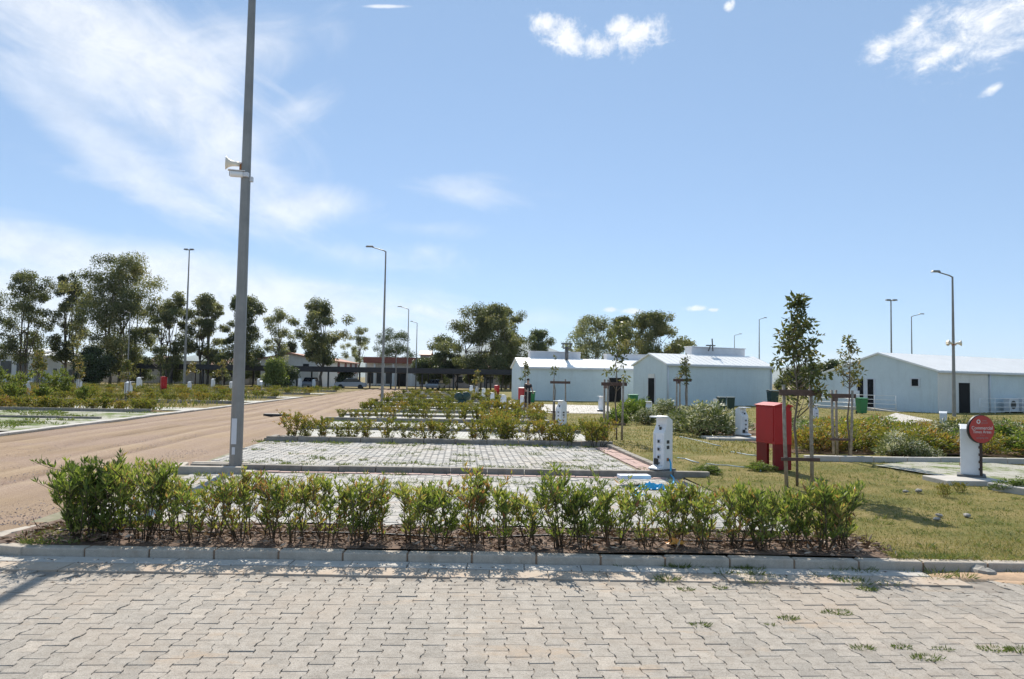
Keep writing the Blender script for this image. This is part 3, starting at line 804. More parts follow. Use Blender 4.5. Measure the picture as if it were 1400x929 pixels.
# row shrubs: a handful of meshes shared by many copies
def variant(seed, h, w, ns, per, L, W, tm, tsd, leaf, red=.1, fl=None):
    fo, st = shrub_geo(seed, h, w, ns, per, L, W, tm, tsd, .03, 0, red, fl, 3)
    for v, T in zip(st.V, st.T): pass
    base = fo.n
    for v in st.V: fo.V.append(v)
    for q in st.T: fo.T.append(q)
    for k, Ls in st.F.items():
        for q, m, s in Ls: fo.F.setdefault(k, []).append((q+base, 1, s))
    fo.n += st.n
    return fo.mesh('row_shrub', [leaf, M['stem']])
VG = [variant(300+i, .6+.04*(i % 3), .8, 11, 22, .1, .024, .36, .19, M['hedge'], .08) for i in range(5)]
VR = [variant(320+i, .64, .8, 11, 20, .1, .024, .52, .19, M['hedge'], .25) for i in range(3)]
def dome(seed, w, h, ncl, per, L, W, tm, tsd, leaf, fl=0.0):
    """dense rounded bush: leaf sprays all through a dome, some of them blossoming"""
    rs = np.random.default_rng(seed); m = MB()
    P=[]; D=[]; T=[]
    for k in range(ncl):
        a = rs.random()*2*PI; q = math.sqrt(rs.random()); e = rs.random()**.7
        rad = w/2*(1+.18*math.sin(3*a+seed)+.1*math.sin(5*a))
        zt = h*math.sqrt(max(.05, 1-(q*.95)**2))*(1+.15*math.sin(4*a+seed*2))
        c = np.array([rad*q*math.cos(a), rad*q*math.sin(a), zt*(.12+.88*e)])
        st = np.array([c[0]*.25, c[1]*.25, 0])
        m.tube([st, st*.5+c*.5+np.array([0,0,.05*h]), c], [.007,.005,.002], 4, 1, rs.random())
        g = rs.normal(0,1,(per,3)); g /= np.linalg.norm(g,axis=1,keepdims=True)
        P.append(c + g*(rs.random(per)**.5*.11*w/.9)[:,None]); D.append(g*.6 + np.array([c[0],c[1],.25*h])/h*.7 + np.array([0,0,.35]) + rs.normal(0,.3,(per,3)))
        t0 = tm + rs.normal(0, tsd)
        tt = t0 + rs.normal(0, tsd*.8, per)
        if rs.random() < fl and e > .45: tt = np.where(rs.random(per) < .6, rs.uniform(.8,1,per), tt)
        T.append(np.clip(tt,0,1))
    P = np.concatenate(P); D = np.concatenate(D); T = np.concatenate(T); n = len(P)
    k = P[:,2] > .02; P, D, T = P[k], D[k], T[k]; n = len(P)
    m.leaves(P, D, L*rs.uniform(.6,1.2,n), W*rs.uniform(.7,1.2,n), T, 0, .2)
    return m.mesh('dome_bush', [leaf, M['stem']])
VO = [dome(340+i, 1.15, .78, 75, 30, .1, .035, .38, .13, M['pale_leaf'], .42) for i in range(3)]
VB = [dome(350+i, 1.25, .72, 80, 28, .11, .036, .4, .2, M['hedge']) for i in range(3)] + [dome(356+i, 1.2, .66, 75, 28, .11, .036, .66, .2, M['hedge']) for i in range(3)]
VF = [variant(360+i, .62, 1.25, 13, 22, .125, .042, .35, .18, M['hedge'], .07) for i in range(4)]
VFR = [variant(380+i, .68, 1.2, 13, 21, .125, .042, .55, .18, M['hedge'], .25) for i in range(2)]
VD = [dome(390+i, 1.0, .8, 70, 28, .12, .04, .25, .1, M['oleander']) for i in range(3)]
def shrub(me, x, y, z, s, lab, group, name='hedge_shrub', cat='shrub'):
    o = obj(name, me, None, None, (x, y, z), random.random()*6.28)
    o.scale = (s*random.uniform(.9,1.12), s*random.uniform(.9,1.12), s*random.uniform(.85,1.12))
    return tag(o, lab, cat, group)
ORD = ['first','second','third','fourth','fifth','sixth','seventh','eighth']
for r, Y in enumerate(ROWS):
    a, b = xl(Y)+.45, xr(Y)-.05
    n = [20,17,14,13,11,10,9,8][r]
    for k in range(n):
        u = k/(n-1)
        far = r >= 2
        redend = (r in (1,2) and u > .72) or random.random() < .14
        me = random.choice((VFR if far else VR) if redend else (VF if far else VG))
        lab = ('yellow green shrub of the %s hedge row behind the paved bays' % ORD[r])
        shrub(me, a+(b-a)*u+random.gauss(0,.09), Y+.42+random.gauss(0,.1), .09, random.uniform(.8,1.08)*(.78 if far else .95 if r == 0 else .86), lab, 'shrubs of the %s hedge row behind the paved bays' % ORD[r])
for r, Y in enumerate(LROWS):
    b = xroad(Y)-1.3; a = b - [8.5, 15, 19, 22, 22][r]
    n = [14, 18, 16, 15, 12][r]
    for k in range(n):
        u = k/(n-1)
        me = random.choice(VF if random.random() < .75 else VFR)
        lab = 'ochre green shrub of the %s hedge row left of the dirt road' % ORD[r]
        shrub(me, a+(b-a)*u+random.gauss(0,.12), Y+.2+random.gauss(0,.12), .09, random.uniform(.75,1.0), lab, 'shrubs of the %s hedge row left of the dirt road' % ORD[r])
# right bed
for r, (Y, x0, n) in enumerate(((18.0,7.0,11),(19.4,7.3,11),(21.2,7.8,10),(23.5,8.6,9),(26.5,9.6,9))):
    for k in range(n):
        x = x0 + k*(.98+.05*r) + random.gauss(0,.12)
        me = random.choice(VB+VD[:2]) if random.random() < .78 else random.choice(VO)
        white = me in VO
        lab = 'white flecked flowering shrub in the bed before the right blue house' if white else 'rusty green shrub in the bed before the right blue house'
        o = shrub(me, x, Y+random.gauss(0,.2), .1, random.uniform(.95,1.25), lab, 'white flecked shrubs in the right bed' if white else 'rusty green shrubs in the right bed')
        o.scale.z *= .7 if r < 3 else .5
# pale flowering bushes by the middle blue house
for px, py, s, lab in ((968,597,1.5,'large round pale flowering bush left of a white post'),(935,590,1.1,'smaller pale flowering bush at the left foot of the large round one'),(1000,594,1.05,'pale low bush between the large round bush and a white post')):
    p = G(px, py); o = shrub(VO[random.randrange(3)], p.x, p.y+.4, .09, s, lab, None, 'flowering_bush', 'bush'); o.scale = (s*1.05, s*1.0, s*.78)
for px, py, s, lab in ((868,574,1.35,'dark green bush at the gable of the middle blue house'),(884,580,.9,'low green bush in front of the gable bush'),(907,572,1.2,'light green bush right of the narrow gable door'),(842,580,.8,'small green bush behind the thin staked tree')):
    p = G(px, py); o = shrub(random.choice(VD if 'dark' in lab or 'small' in lab else VO), p.x, p.y, .09, s, lab, None, 'green_bush', 'bush'); o.scale = (s*1.1, s, s*.8)
for px, py, s, me, lab in ((672,588,1.05,VFR[0],'orange brown dry bush at the right end of the second hedge row'),(690,592,.95,VFR[1],'second rusty bush beside the olive one'),(708,583,.95,VF[1],'dark olive bush in front of the standing person'),(735,580,.8,VF[2],'olive green bush right of the standing person'),(778,609,1.05,VG[0],'bright yellow green bush near the lawn edge'),(815,610,1.05,VG[2],'yellow green bush at the lawn corner of the first hedge row'),(748,607,1.0,VR[1],'orange tinted bush left of the bright yellow green one')):
    p = G(px, py); shrub(me, p.x, p.y, .09, s, lab, None, 'dry_bush', 'bush')
p = G(1305,628)
for px, py, s, lab in ((1240,629,.8,'white flowering shrub at the front edge of the right bed'),(1268,630,.6,'second white flowering shrub at the right bed edge')):
    p = G(px, py); shrub(VO[1], p.x, p.y+.3, .1, s, lab, None, 'flowering_bush', 'bush').scale.z *= .75
# low weeds on the lawn
for px, py, s, lab in ((1390,672,.5,'low green weed at the kerb end right of the round sign'),(968,647,.4,'flat grey green weed before the red cabinet'),(1040,643,.45,'flat bluish weed at the foot of the red cabinet'),(1290,678,.35,'dry brown weed tuft on the lawn'),(1312,672,.35,'pinkish dry weed tuft on the lawn')):
    p = G(px, py); o = shrub(VR[0] if 'dry' in lab else VD[1], p.x, p.y, .085, s, lab, None, 'lawn_weed', 'weed'); o.scale.z *= .45 if 'flat' in lab or 'low' in lab else .9
# dark green two lobed plant
t = thing('prickly_pear', 'dark green two lobed plant standing among the hedge rows', 'plant', G(632,558), .2)
mb = MB()
for dx, dz, rx, rz_ in ((0,.22,.26,.26),(-.2,.6,.24,.22),(.2,.62,.24,.24)):
    V=[]; F_=[]
    for a in range(9):
        for b in range(12):
            th = PI*a/8; ph = 2*PI*b/12
            V.append((dx+rx*math.sin(th)*math.cos(ph), .12*math.sin(th)*math.sin(ph), dz+rz_*math.cos(th)))
    for a in range(8):
        for b in range(12): F_.append((a*12+b, a*12+(b+1) % 12, (a+1)*12+(b+1) % 12, (a+1)*12+b))
    mb.raw(V, F_, 0, .4, True)
obj('pad', mb, M['dark_green'], t)

# ------------------------------------------------------------------ trees
def tree_geo(seed, h, cw, cb, ncl, per, cr, L, W, tm, tsd, lean=0, ntr=1, spread=.8, shape=1.0):
    """crown of drooping leaf clumps on forked limbs. cw crown width, cb crown base height"""
    rs = np.random.default_rng(seed)
    fo, tr = MB(), MB(); ncl = int(ncl*1.2); per = int(per*2.1); cw = cw*1.22
    C = []
    ch = h-cb
    while len(C) < ncl:
        a = rs.random()*2*PI; u = rs.random(); z = rs.random()
        prof = (math.sin(PI*(z**shape*.8+.15)))**.6
        rr = cw/2*prof*math.sqrt(u)*(.75+.25*math.sin(a*3+seed)+.15*math.sin(a*2+z*6+seed))
        c = np.array([rr*math.cos(a)+lean*z, rr*math.sin(a), cb+ch*z*.97])
        # leave holes in the crown
        if math.sin(c[0]*1.1+seed)+math.sin(c[2]*1.3+seed*2)+math.sin(c[0]*.6-c[2]*.9+seed) < -1.45: continue
        C.append(c)
    C = np.array(C)
    for k in range(ntr):
        off = np.array([(k-(ntr-1)/2)*spread, rs.normal(0,.3), 0]) if ntr > 1 else np.zeros(3)
        top = np.array([lean*.5+off[0]*1.6, off[1], cb+ch*.62])
        fork = off*1.15 + np.array([lean*.2+rs.normal(0,.1), 0, cb*rs.uniform(.75,1.0)])
        r0 = (.017*h)/(1+.25*(ntr-1))
        pts = [off+np.array([0,0,-.1]), off*1.05+np.array([rs.normal(0,.12),0,cb*.45]), fork, (fork+top)/2+rs.normal(0,.25,3), top]
        tr.tube(pts, [r0*1.15, r0*.9, r0*.75, r0*.45, r0*.15], 8)
        for i in rs.choice(len(C), min(len(C), 10), replace=False):
            s = fork if rs.random() < .55 else (fork+top)/2
            m = s*.5+C[i]*.5+np.array([0,0,-.04*h*rs.random()])
            tr.tube([s, m, C[i]], [r0*.42, r0*.26, r0*.08], 5)
    n = ncl*per
    ci = np.repeat(np.arange(ncl), per)
    g = rs.normal(0, 1, (n,3)); g /= np.linalg.norm(g, axis=1, keepdims=True); q = rs.random(n)**.6
    rad = cr*rs.uniform(.65,1.25,ncl)
    P = C[ci] + g*(q*rad[ci])[:,None]*np.array([1,1,.8])
    D = g*.5 + rs.normal(0,.5,(n,3)) + np.array([0,0,-.7])
    T = np.clip(tm + rs.normal(0,tsd*1.0,ncl)[ci] + rs.normal(0,tsd,n), 0, 1)
    fo.leaves(P, D, L*rs.uniform(.6,1.2,n), W*rs.uniform(.7,1.2,n), T, 0, .15)
    return fo, tr
def tree(name, label, cat, loc, geo, leaf, bark='bark', group=None):
    t = thing(name, label, cat, loc, 0, group)
    obj('crown', geo[0], M[leaf], t); obj('trunk', geo[1], M[bark], t)
    return t

def euc(label, px, Y, top, base_px_w, bot, ncl, per, seed, leaf='euc', tm=.45, ntr=1, lean=0, name='eucalyptus_tree', cr=None, shape=1.0, spread=.8):
    s = Y/F                                  # metres per photo pixel there
    hz = 519 + .017*(px-700)
    p = A(px, Y); h = (hz-top)*s + CAMH; cw = base_px_w*s; cb = ((hz-bot)*s + CAMH)*.72
    tree(name, label, 'tree', (p.x, Y, 0), tree_geo(seed, h, cw, max(cb,.3), ncl, per, cr or max(.8, cw*.115), .3, .13, tm, .15, lean*s, ntr, spread, shape), leaf)
euc('dark rounded eucalyptus at the left edge behind the white hall', 30, 105, 370, 92, 480, 62, 130, 1, tm=.36, ntr=2)
euc('slim upright eucalyptus beside the tallest crown of the left group', 94, 108, 369, 62, 484, 52, 130, 2, tm=.36, ntr=2)
euc('tallest and broadest eucalyptus of the left group with brownish top', 163, 106, 346, 118, 496, 120, 150, 3, tm=.5, ntr=3, spread=1.3)
euc('eucalyptus with low hanging crown just left of the slender floodlight mast', 226, 104, 398, 70, 492, 52, 130, 4, tm=.52, ntr=3, lean=6)
euc('two stemmed eucalyptus just right of the slender floodlight mast', 280, 108, 402, 60, 470, 50, 130, 5, tm=.48, ntr=2)
euc('dark eucalyptus partly hidden by the near lamp post', 330, 104, 404, 62, 488, 50, 130, 6, tm=.42, ntr=2)
euc('light open young eucalyptus right of the near lamp post', 379, 112, 420, 44, 478, 24, 90, 7, 'euc_pale', .4)
euc('single eucalyptus with spreading crown above the white gabled house', 439, 106, 409, 74, 482, 60, 130, 8, tm=.5)
euc('pale poplar like tree behind the tiled roof of the white house', 489, 170, 448, 44, 492, 26, 110, 9, 'euc_pale', .5)
euc('dark broad tree behind the red brown fascia', 540, 180, 450, 66, 493, 50, 130, 10, 'dark_leaf', .6)
euc('broad many stemmed eucalyptus left of the first blue house', 664, 112, 418, 108, 498, 110, 150, 11, tm=.5, ntr=4, spread=1.5)
euc('dark lower tree leaning out from the left of the broad many stemmed eucalyptus', 605, 118, 458, 50, 500, 34, 120, 12, 'dark_leaf', .55)
euc('open topped eucalyptus behind the right of the broad many stemmed one', 695, 122, 419, 52, 490, 34, 110, 13, tm=.5, ntr=2)
euc('small dark round tree above the left end of the first blue roof', 735, 120, 453, 52, 500, 40, 130, 14, 'dark_leaf', .75)
euc('pale thin crowned eucalyptus above the first blue roof', 812, 105, 433, 86, 500, 56, 80, 15, 'euc_pale', .45, 2)
euc('full brownish eucalyptus above the gable of the middle blue house', 893, 104, 429, 92, 496, 84, 130, 16, tm=.52, ntr=2)
euc('grey green eucalyptus filling the gap between pale and brownish crowns', 852, 110, 434, 60, 496, 44, 110, 27, tm=.45, ntr=2)
euc('low green tree peeking over the roof at the right of the brownish eucalyptus', 938, 125, 461, 44, 498, 24, 120, 17, 'euc', .6)
euc('dark green tree between the middle and the right blue house', 1098, 92, 505, 72, 545, 44, 150, 18, 'dark_leaf', .6)
euc('dark green bushy tree at the left eave of the right blue house', 1133, 98, 494, 40, 540, 26, 150, 19, 'dark_leaf', .55)
euc('dark round tree under the tallest left crown', 126, 98, 478, 48, 517, 40, 150, 20, 'dark_leaf', .35, name='round_tree')
euc('bright green round tree in front of the carport', 374, 92, 494, 28, 516, 16, 150, 21, 'bright_leaf', .5, name='round_tree')
euc('dark round tree right beside the bright green one', 388, 94, 499, 30, 520, 18, 150, 22, 'dark_leaf', .5, name='round_tree')
euc('green round tree in front of the white house windows', 472, 108, 508, 26, 521, 14, 120, 23, 'dark_leaf', .8, name='round_tree')
euc('slim dark cypress standing over the tiled roof', 625, 116, 480, 9, 508, 14, 120, 24, 'dark_leaf', .25, name='cypress_tree', cr=.5)
euc('short dark cypress left of the slim one', 615, 116, 497, 8, 510, 8, 120, 25, 'dark_leaf', .25, name='cypress_tree', cr=.45)
for i_, (px_, top_, w_, lab_) in enumerate(((190,486,36,'low dark bushy tree under the tallest left eucalyptus'),(238,490,30,'low dark bushy tree left of the carport end'),(300,484,40,'low olive bushy tree just left of the near lamp post'),(345,482,36,'low olive bushy tree just right of the near lamp post'),(412,486,30,'low dark bushy tree below the single spreading eucalyptus'),(575,492,26,'low dark bushy tree behind the far lamp posts'),(598,488,30,'low dark bushy tree left of the slim cypresses'),(650,494,34,'low dark bushy tree at the foot of the broad many stemmed eucalyptus'),(690,494,28,'low dark bushy tree at the left end of the first blue house'))):
    euc(lab_, px_, 121, top_, w_, 516, 26, 120, 90+i_, 'dark_leaf', .6, name='round_tree')
euc('dark thin conifer left of the single spreading eucalyptus', 397, 125, 466, 16, 500, 18, 120, 26, 'dark_leaf', .25, name='cypress_tree', cr=.7)

# staked young trees
def staked(label, px, py, toppx, cwpx, botpx, ncl, per, seed, leafL, stakes, bar=True, leaf='young_leaf', tm=.45, stake_h=1.75, lowbar=True):
    p = G(px, py); s = p.y/F; hz = 519+.017*(px-700)
    h = (hz-toppx)*s+CAMH-.1; cw = cwpx*s; cb = (hz-botpx)*s+CAMH-.1
    t = thing('staked_tree', label, 'tree', (p.x, p.y, .09), 0)
    rs = np.random.default_rng(seed)
    fo, tr = MB(), MB()
    pts = [np.array([rs.normal(0,.012)*k, rs.normal(0,.012)*k, h*.97*k/6]) for k in range(7)]; pts[0][2] = -.05
    tr.tube(pts, [.022,.02,.018,.015,.012,.009,.004], 7)
    for k in range(ncl):
        z = rs.random()**.9
        zz = cb + (h-cb)*z
        rr = cw/2*(1.12-z)**.75*(1-.5*max(0,.12-z)/.12)*rs.uniform(.3,1.0)
        a = rs.random()*2*PI
        c = np.array([rr*math.cos(a), rr*math.sin(a), zz])
        b = np.array([0,0,max(cb*.8, zz-rr*rs.uniform(.6,1.2))])
        tr.tube([b, b*.45+c*.55+np.array([0,0,-.03]), c], [.008,.006,.003], 4)
        n = per; g = rs.normal(0,1,(n,3)); g /= np.linalg.norm(g,axis=1,keepdims=True)
        cr = cw*.095*rs.uniform(.6,1.2)
        P = c+g*(rs.random(n)**.5*cr)[:,None]; D = g*.7+np.array([0,0,-.15])+rs.normal(0,.4,(n,3))
        fo.leaves(P, D, leafL*rs.uniform(.6,1.2,n), leafL*.42*rs.uniform(.7,1.2,n), np.clip(tm+rs.normal(0,.13)+rs.normal(0,.17,n),0,1), 0, .2)
    obj('crown', fo, M[leaf], t); obj('trunk', tr, M['twig'], t)
    for sx, sy in stakes:
        m = MB(); ln = random.gauss(0,.02)
        m.tube([(sx,sy,-.05),(sx+ln,sy,stake_h*.5),(sx+ln*1.5,sy,stake_h)], [.031,.029,.027], 8)
        obj('stake', m, M['timber'], t)
    xs = [q[0] for q in stakes]
    if bar:
        m = MB(); m.box(((min(xs)+max(xs))/2, stakes[0][1]-.045, stake_h-.12), (max(xs)-min(xs)+.26,.022,.09)); obj('crossbar', m, M['board'], t, bevel=.004)
        if len(stakes) > 2:
            m = MB(); m.box(((stakes[0][0]+stakes[2][0])/2, (stakes[0][1]+stakes[2][1])/2, stake_h-.2), (math.hypot(stakes[2][0]-stakes[0][0], stakes[2][1]-stakes[0][1])+.1,.022,.08), math.atan2(stakes[2][1]-stakes[0][1], stakes[2][0]-stakes[0][0])); obj('crossbar', m, M['board'], t, bevel=.004)
        if lowbar:
            m = MB(); m.box(((min(xs)+max(xs))/2, stakes[0][1]-.045, .42), (max(xs)-min(xs)+.2,.02,.05)); obj('crossbar', m, M['board'], t, bevel=.004)
    return t
staked('largest staked young tree with big leaves right of the red cabinet', 1090, 664, 408, 86, 548, 70, 22, 41, .1, [(-.19,-.08),(.2,-.08)], tm=.33, stake_h=1.55)
staked('staked sapling with thin round crown before the gable of the right blue house', 1161, 628, 460, 42, 525, 34, 13, 42, .1, [(-.32,0),(.0,-.06),(-.1,.35)], stake_h=1.45)
staked('staked sapling with drooping crown at the right of the first blue wall', 843, 601, 440, 48, 522, 26, 12, 43, .13, [(-.25,.0),(.13,-.05),(-.3,.4)], stake_h=1.6, tm=.4)
staked('small staked sapling with tapering crown before the middle blue wall', 937, 586, 484, 26, 524, 20, 14, 44, .12, [(-.3,0),(.06,0),(-.1,.4)], stake_h=1.75, lowbar=False)
staked('bare staked sapling before the first blue wall', 758, 579, 487, 12, 515, 5, 9, 45, .12, [(-.05,0),(.42,0)], stake_h=1.6, tm=.6)
staked('thin unstaked looking sapling beside the standing person', 717, 571, 496, 14, 520, 10, 14, 46, .14, [(.1,.1)], bar=False, stake_h=1.2)
staked('staked sapling with leafy top left of the near lamp post between white posts', 172, 548, 494, 22, 516, 18, 20, 47, .2, [(.1,.1)], bar=False, stake_h=1.6)
staked('dark leaved sapling behind the white post with blue mark', 50, 541, 480, 30, 512, 24, 22, 48, .22, [(.1,.1)], bar=False, stake_h=1.6, tm=.55)
staked('sapling in the field in front of the cream building', 262, 536, 496, 18, 513, 14, 18, 49, .22, [(.1,.1)], bar=False, stake_h=1.6, tm=.6)
staked('sapling just left of the near lamp post', 302, 536, 494, 24, 516, 18, 18, 50, .22, [(.1,.1)], bar=False, stake_h=1.6, tm=.55)
staked('sapling with reddish leaves before the tiled roof on the right', 652, 545, 508, 20, 524, 12, 18, 51, .22, [(.1,.1)], bar=False, stake_h=1.5, tm=.65)
staked('sapling standing among weeds at the far left before the dark round tree', 105, 538, 482, 20, 520, 16, 16, 52, .22, [(.1,.1)], bar=False, stake_h=1.5, tm=.65)
# tall bright weeds at far left
for i, (px, py, h, lab) in enumerate(((6,545,2.0,'bright green tall weed at the far left edge'),(27,548,1.7,'bright green tall weed second from the far left edge'),(66,545,1.7,'bright tall weed right of the white post with blue mark'),(80,541,2.1,'tallest bright weed with yellow green leaves left of the dark round tree'),(92,545,1.3,'short bright weed beside the tallest bright one'),(16,556,1.1,'low bright weed in front of the far left pair'),(110,553,1.0,'low spreading weed clump before the thin white post'),(60,556,.9,'low weed clump behind the first left hedge row'))):
    p = G(px, py, .05)
    fo, st = shrub_geo(700+i, h, h*.75, 6, 26, .2, .085, .5, .2, .1)
    t = thing('tall_weed', lab, 'weed', (p.x, p.y, .05)); obj('foliage', fo, M['bright_leaf'], t); obj('stem', st, M['stem'], t)

# ------------------------------------------------------------------ near pole with speaker and camera
def pole_geo(h, r0, r1, n=8):
    m = MB(); m.tube([(0,0,0),(0,0,h*.5),(0,0,h)], [r0,(r0+r1)/2,r1], n, smooth=False, start=PI/8); return m
pN = G(322,641,.1); pN.z = .1
t = thing('lamp_post', 'tall tapering grey lamp post rising out of the picture beside the dirt road', 'lamp post', (pN.x, pN.y, .1))
obj('pole', pole_geo(10.0, .105, .05, 10), M['galv'], t)
m = MB(); m.box((0,0,.012), (.42,.42,.024)); obj('base_plate', m, M['galv'], t, bevel=.004)
for sx in (-1,1):
    for sy in (-1,1):
        m = MB(); m.tube([(sx*.16,sy*.16,.02),(sx*.16,sy*.16,.07)], .014, 6); obj('bolt', m, M['galv'], t)
m = MB(); m.box((-.01,-.101,.62), (.085,.006,.42)); m.box((-.01,-.104,.3), (.05,.006,.12)); obj('sticker', m, M['grey_panel'], t)
m = MB(); m.tube([(0,0,9.9),(-.5,0,10.05),(-1.4,0,10.25)], [.04,.035,.03], 8); obj('arm', m, M['galv'], t)
m = MB(); m.box((-1.65,0,10.3), (.6,.2,.09), 0, top=.7); obj('lamp_head', m, M['galv'], t)
# kerb island round the foot
m = MB()
c = Vector((pN.x, pN.y, 0))
m.box((c.x-.28, c.y-.42, .07), (1.15,.13,.22)); m.box((c.x-.35, c.y+.3, .07), (.95,.13,.2)); m.box((c.x-.87, c.y-.05, .07), (.13,.58,.2), .25)
m.box((c.x-.2, c.y-.06, .05), (1.15,.56,.09), mat=1)
tag(obj('kerb_island', m, [M['kerb'], M['pale_concrete']], bevel=.014), kind='structure')
# horn loudspeaker
zh = 5.17
def lathe(mbx, prof, axis0, axd, n=18, mat=0):
    axd = np.array(axd, float); axd /= np.linalg.norm(axd)
    pts = [np.array(axis0)+axd*u for u, r in prof]
    mbx.tube(pts, [r for u, r in prof], n, mat, cap=True)
t = thing('horn_loudspeaker', 'ivory horn loudspeaker on a rusty bracket of the tall near lamp post', 'loudspeaker', (pN.x-.03, pN.y, zh)); t.scale = (.68,.68,.68)
m = MB(); lathe(m, [(0,.05),(.08,.06),(.14,.062),(.2,.075),(.27,.11),(.31,.155),(.325,.165),(.32,.15),(.28,.1),(.22,.05)], (-.1,-.05,.02), (-1,-.28,.03)); obj('horn', m, M['ivory'], t)
m = MB(); m.tube([(-.05,0,0),(-.16,-.06,.0)], .022, 8); m.tube([(-.06,-.02,.06),(-.2,-.09,.075)], .012, 6); m.box((-.085,-.02,-.06), (.05,.05,.2)); obj('bracket', m, M['rust'], t)
m = MB(); m.box((-.17,-.1,.05), (.03,.03,.03)); obj('bolt', m, M['black'], t)
t = thing('surveillance_camera', 'white bullet camera mounted just beneath the horn loudspeaker', 'camera', (pN.x-.01, pN.y, zh-.17)); t.scale = (.8,.8,.8)
m = MB(); lathe(m, [(0,.062),(.02,.066),(.24,.066),(.25,.06)], (-.02,-.1,-.0), (-.95,-.35,-.02), 14); obj('housing', m, M['white_paint'], t)
m = MB(); m.box((-.135,-.148,.068), (.34,.14,.012), .36); obj('sun_hood', m, M['white_paint'], t, bevel=.004)
m = MB(); lathe(m, [(0,.05),(.012,.05)], (-.2585,-.1885,-.005), (-.95,-.35,-.02), 14); obj('lens', m, M['black'], t)
m = MB(); m.box((.02,-.09,0), (.16,.09,.09)); m.box((.12,.02,-.07), (.07,.09,.1)); obj('mount', m, M['grey_panel'], t)

# ------------------------------------------------------------------ other lamp posts
def arm_lamp(label, px, Y, toppx, side, armpx, horn=False, grp=None):
    s = Y/F; hz = 519+.017*(px-700); p = A(px, Y); h = (hz-toppx)*s+CAMH
    t = thing('lamp_post', label, 'lamp post', (p.x, Y, 0), 0, grp)
    obj('pole', pole_geo(h, .1, .045), M['galv'], t)
    L = armpx*s
    m = MB(); m.tube([(0,0,h-.03),(side*.15,0,h+.06),(side*L*.7,0,h+.06+L*.16)], [.04,.038,.03], 7); obj('arm', m, M['galv'], t)
    m = MB(); m.box((side*L*.82, 0, h+.07+L*.19), (L*.42,.26,.1), 0, top=.75); obj('lamp_head', m, M['galv'], t, bevel=.02)
    return t, h, s
arm_lamp('lamp post with left pointing arm standing at the dirt road edge in mid distance', 523, 49.5, 343, -1, 27)
arm_lamp('lamp post behind the mid distance one, the taller of the far pair by the road', 556.5, 92, 423, -1, 15)
arm_lamp('farthest and shortest looking lamp post of the far pair by the road', 568.5, 112, 442, -1, 9)
t, h, s = arm_lamp('lamp post with speakers halfway up at the white corner wall of the right house', 1304, 40.6, 378, -1, 28)
# two horns on it, as things of their own
p = A(1304, 40.6)
for sd, lab in ((-1,'small horn loudspeaker pointing left on the post by the white corner wall'),(1,'small horn loudspeaker pointing right on the post by the white corner wall')):
    q = thing('horn_loudspeaker', lab, 'loudspeaker', (p.x, 40.55, (528.5-469)*s+CAMH))
    m = MB(); lathe(m, [(0,.05),(.1,.06),(.2,.09),(.28,.16),(.27,.12)], (sd*.08,0,0), (sd,-.3,.05), 10); obj('horn', m, M['ivory'], q)
    m = MB(); m.box((sd*.06,0,-.08), (.12,.05,.06)); obj('bracket', m, M['rust'], q)
arm_lamp('lamp post behind the right end of the middle blue roof', 1038, 100, 437, 1, 10)
arm_lamp('short looking lamp post just above the middle roof box', 1004, 135, 459, 1, 10)
arm_lamp('lamp post with right pointing arm behind the right white roof', 1247, 90, 433, 1, 17)
arm_lamp('pale lamp post standing among the left eucalyptus trunks', 174, 90, 428, -1, 8)
arm_lamp('thin lamp post among hedges left of the far road pair', 541, 100, 480, -1, 5)
for px, Y, top, lab in ((252,91,341,'slender floodlight mast with flat head before the left eucalyptus trees'),(1219,80,411,'slender floodlight mast with flat head behind the right white roof')):
    s = Y/F; hz = 519+.017*(px-700); p = A(px, Y); h = (hz-top)*s+CAMH
    t = thing('floodlight_mast', lab, 'floodlight mast', (p.x, Y, 0))
    obj('pole', pole_geo(h, .17 if px < 300 else .1, .06), M['galv'], t)
    for sx in (-1,1):
        m = MB(); m.box((sx*.34,-.1,h+.06), (.5,.35,.14), 0, top=.8); obj('floodlight', m, M['galv'], t)
    m = MB(); m.box((0,0,h), (.9,.08,.08)); obj('crossarm', m, M['galv'], t)

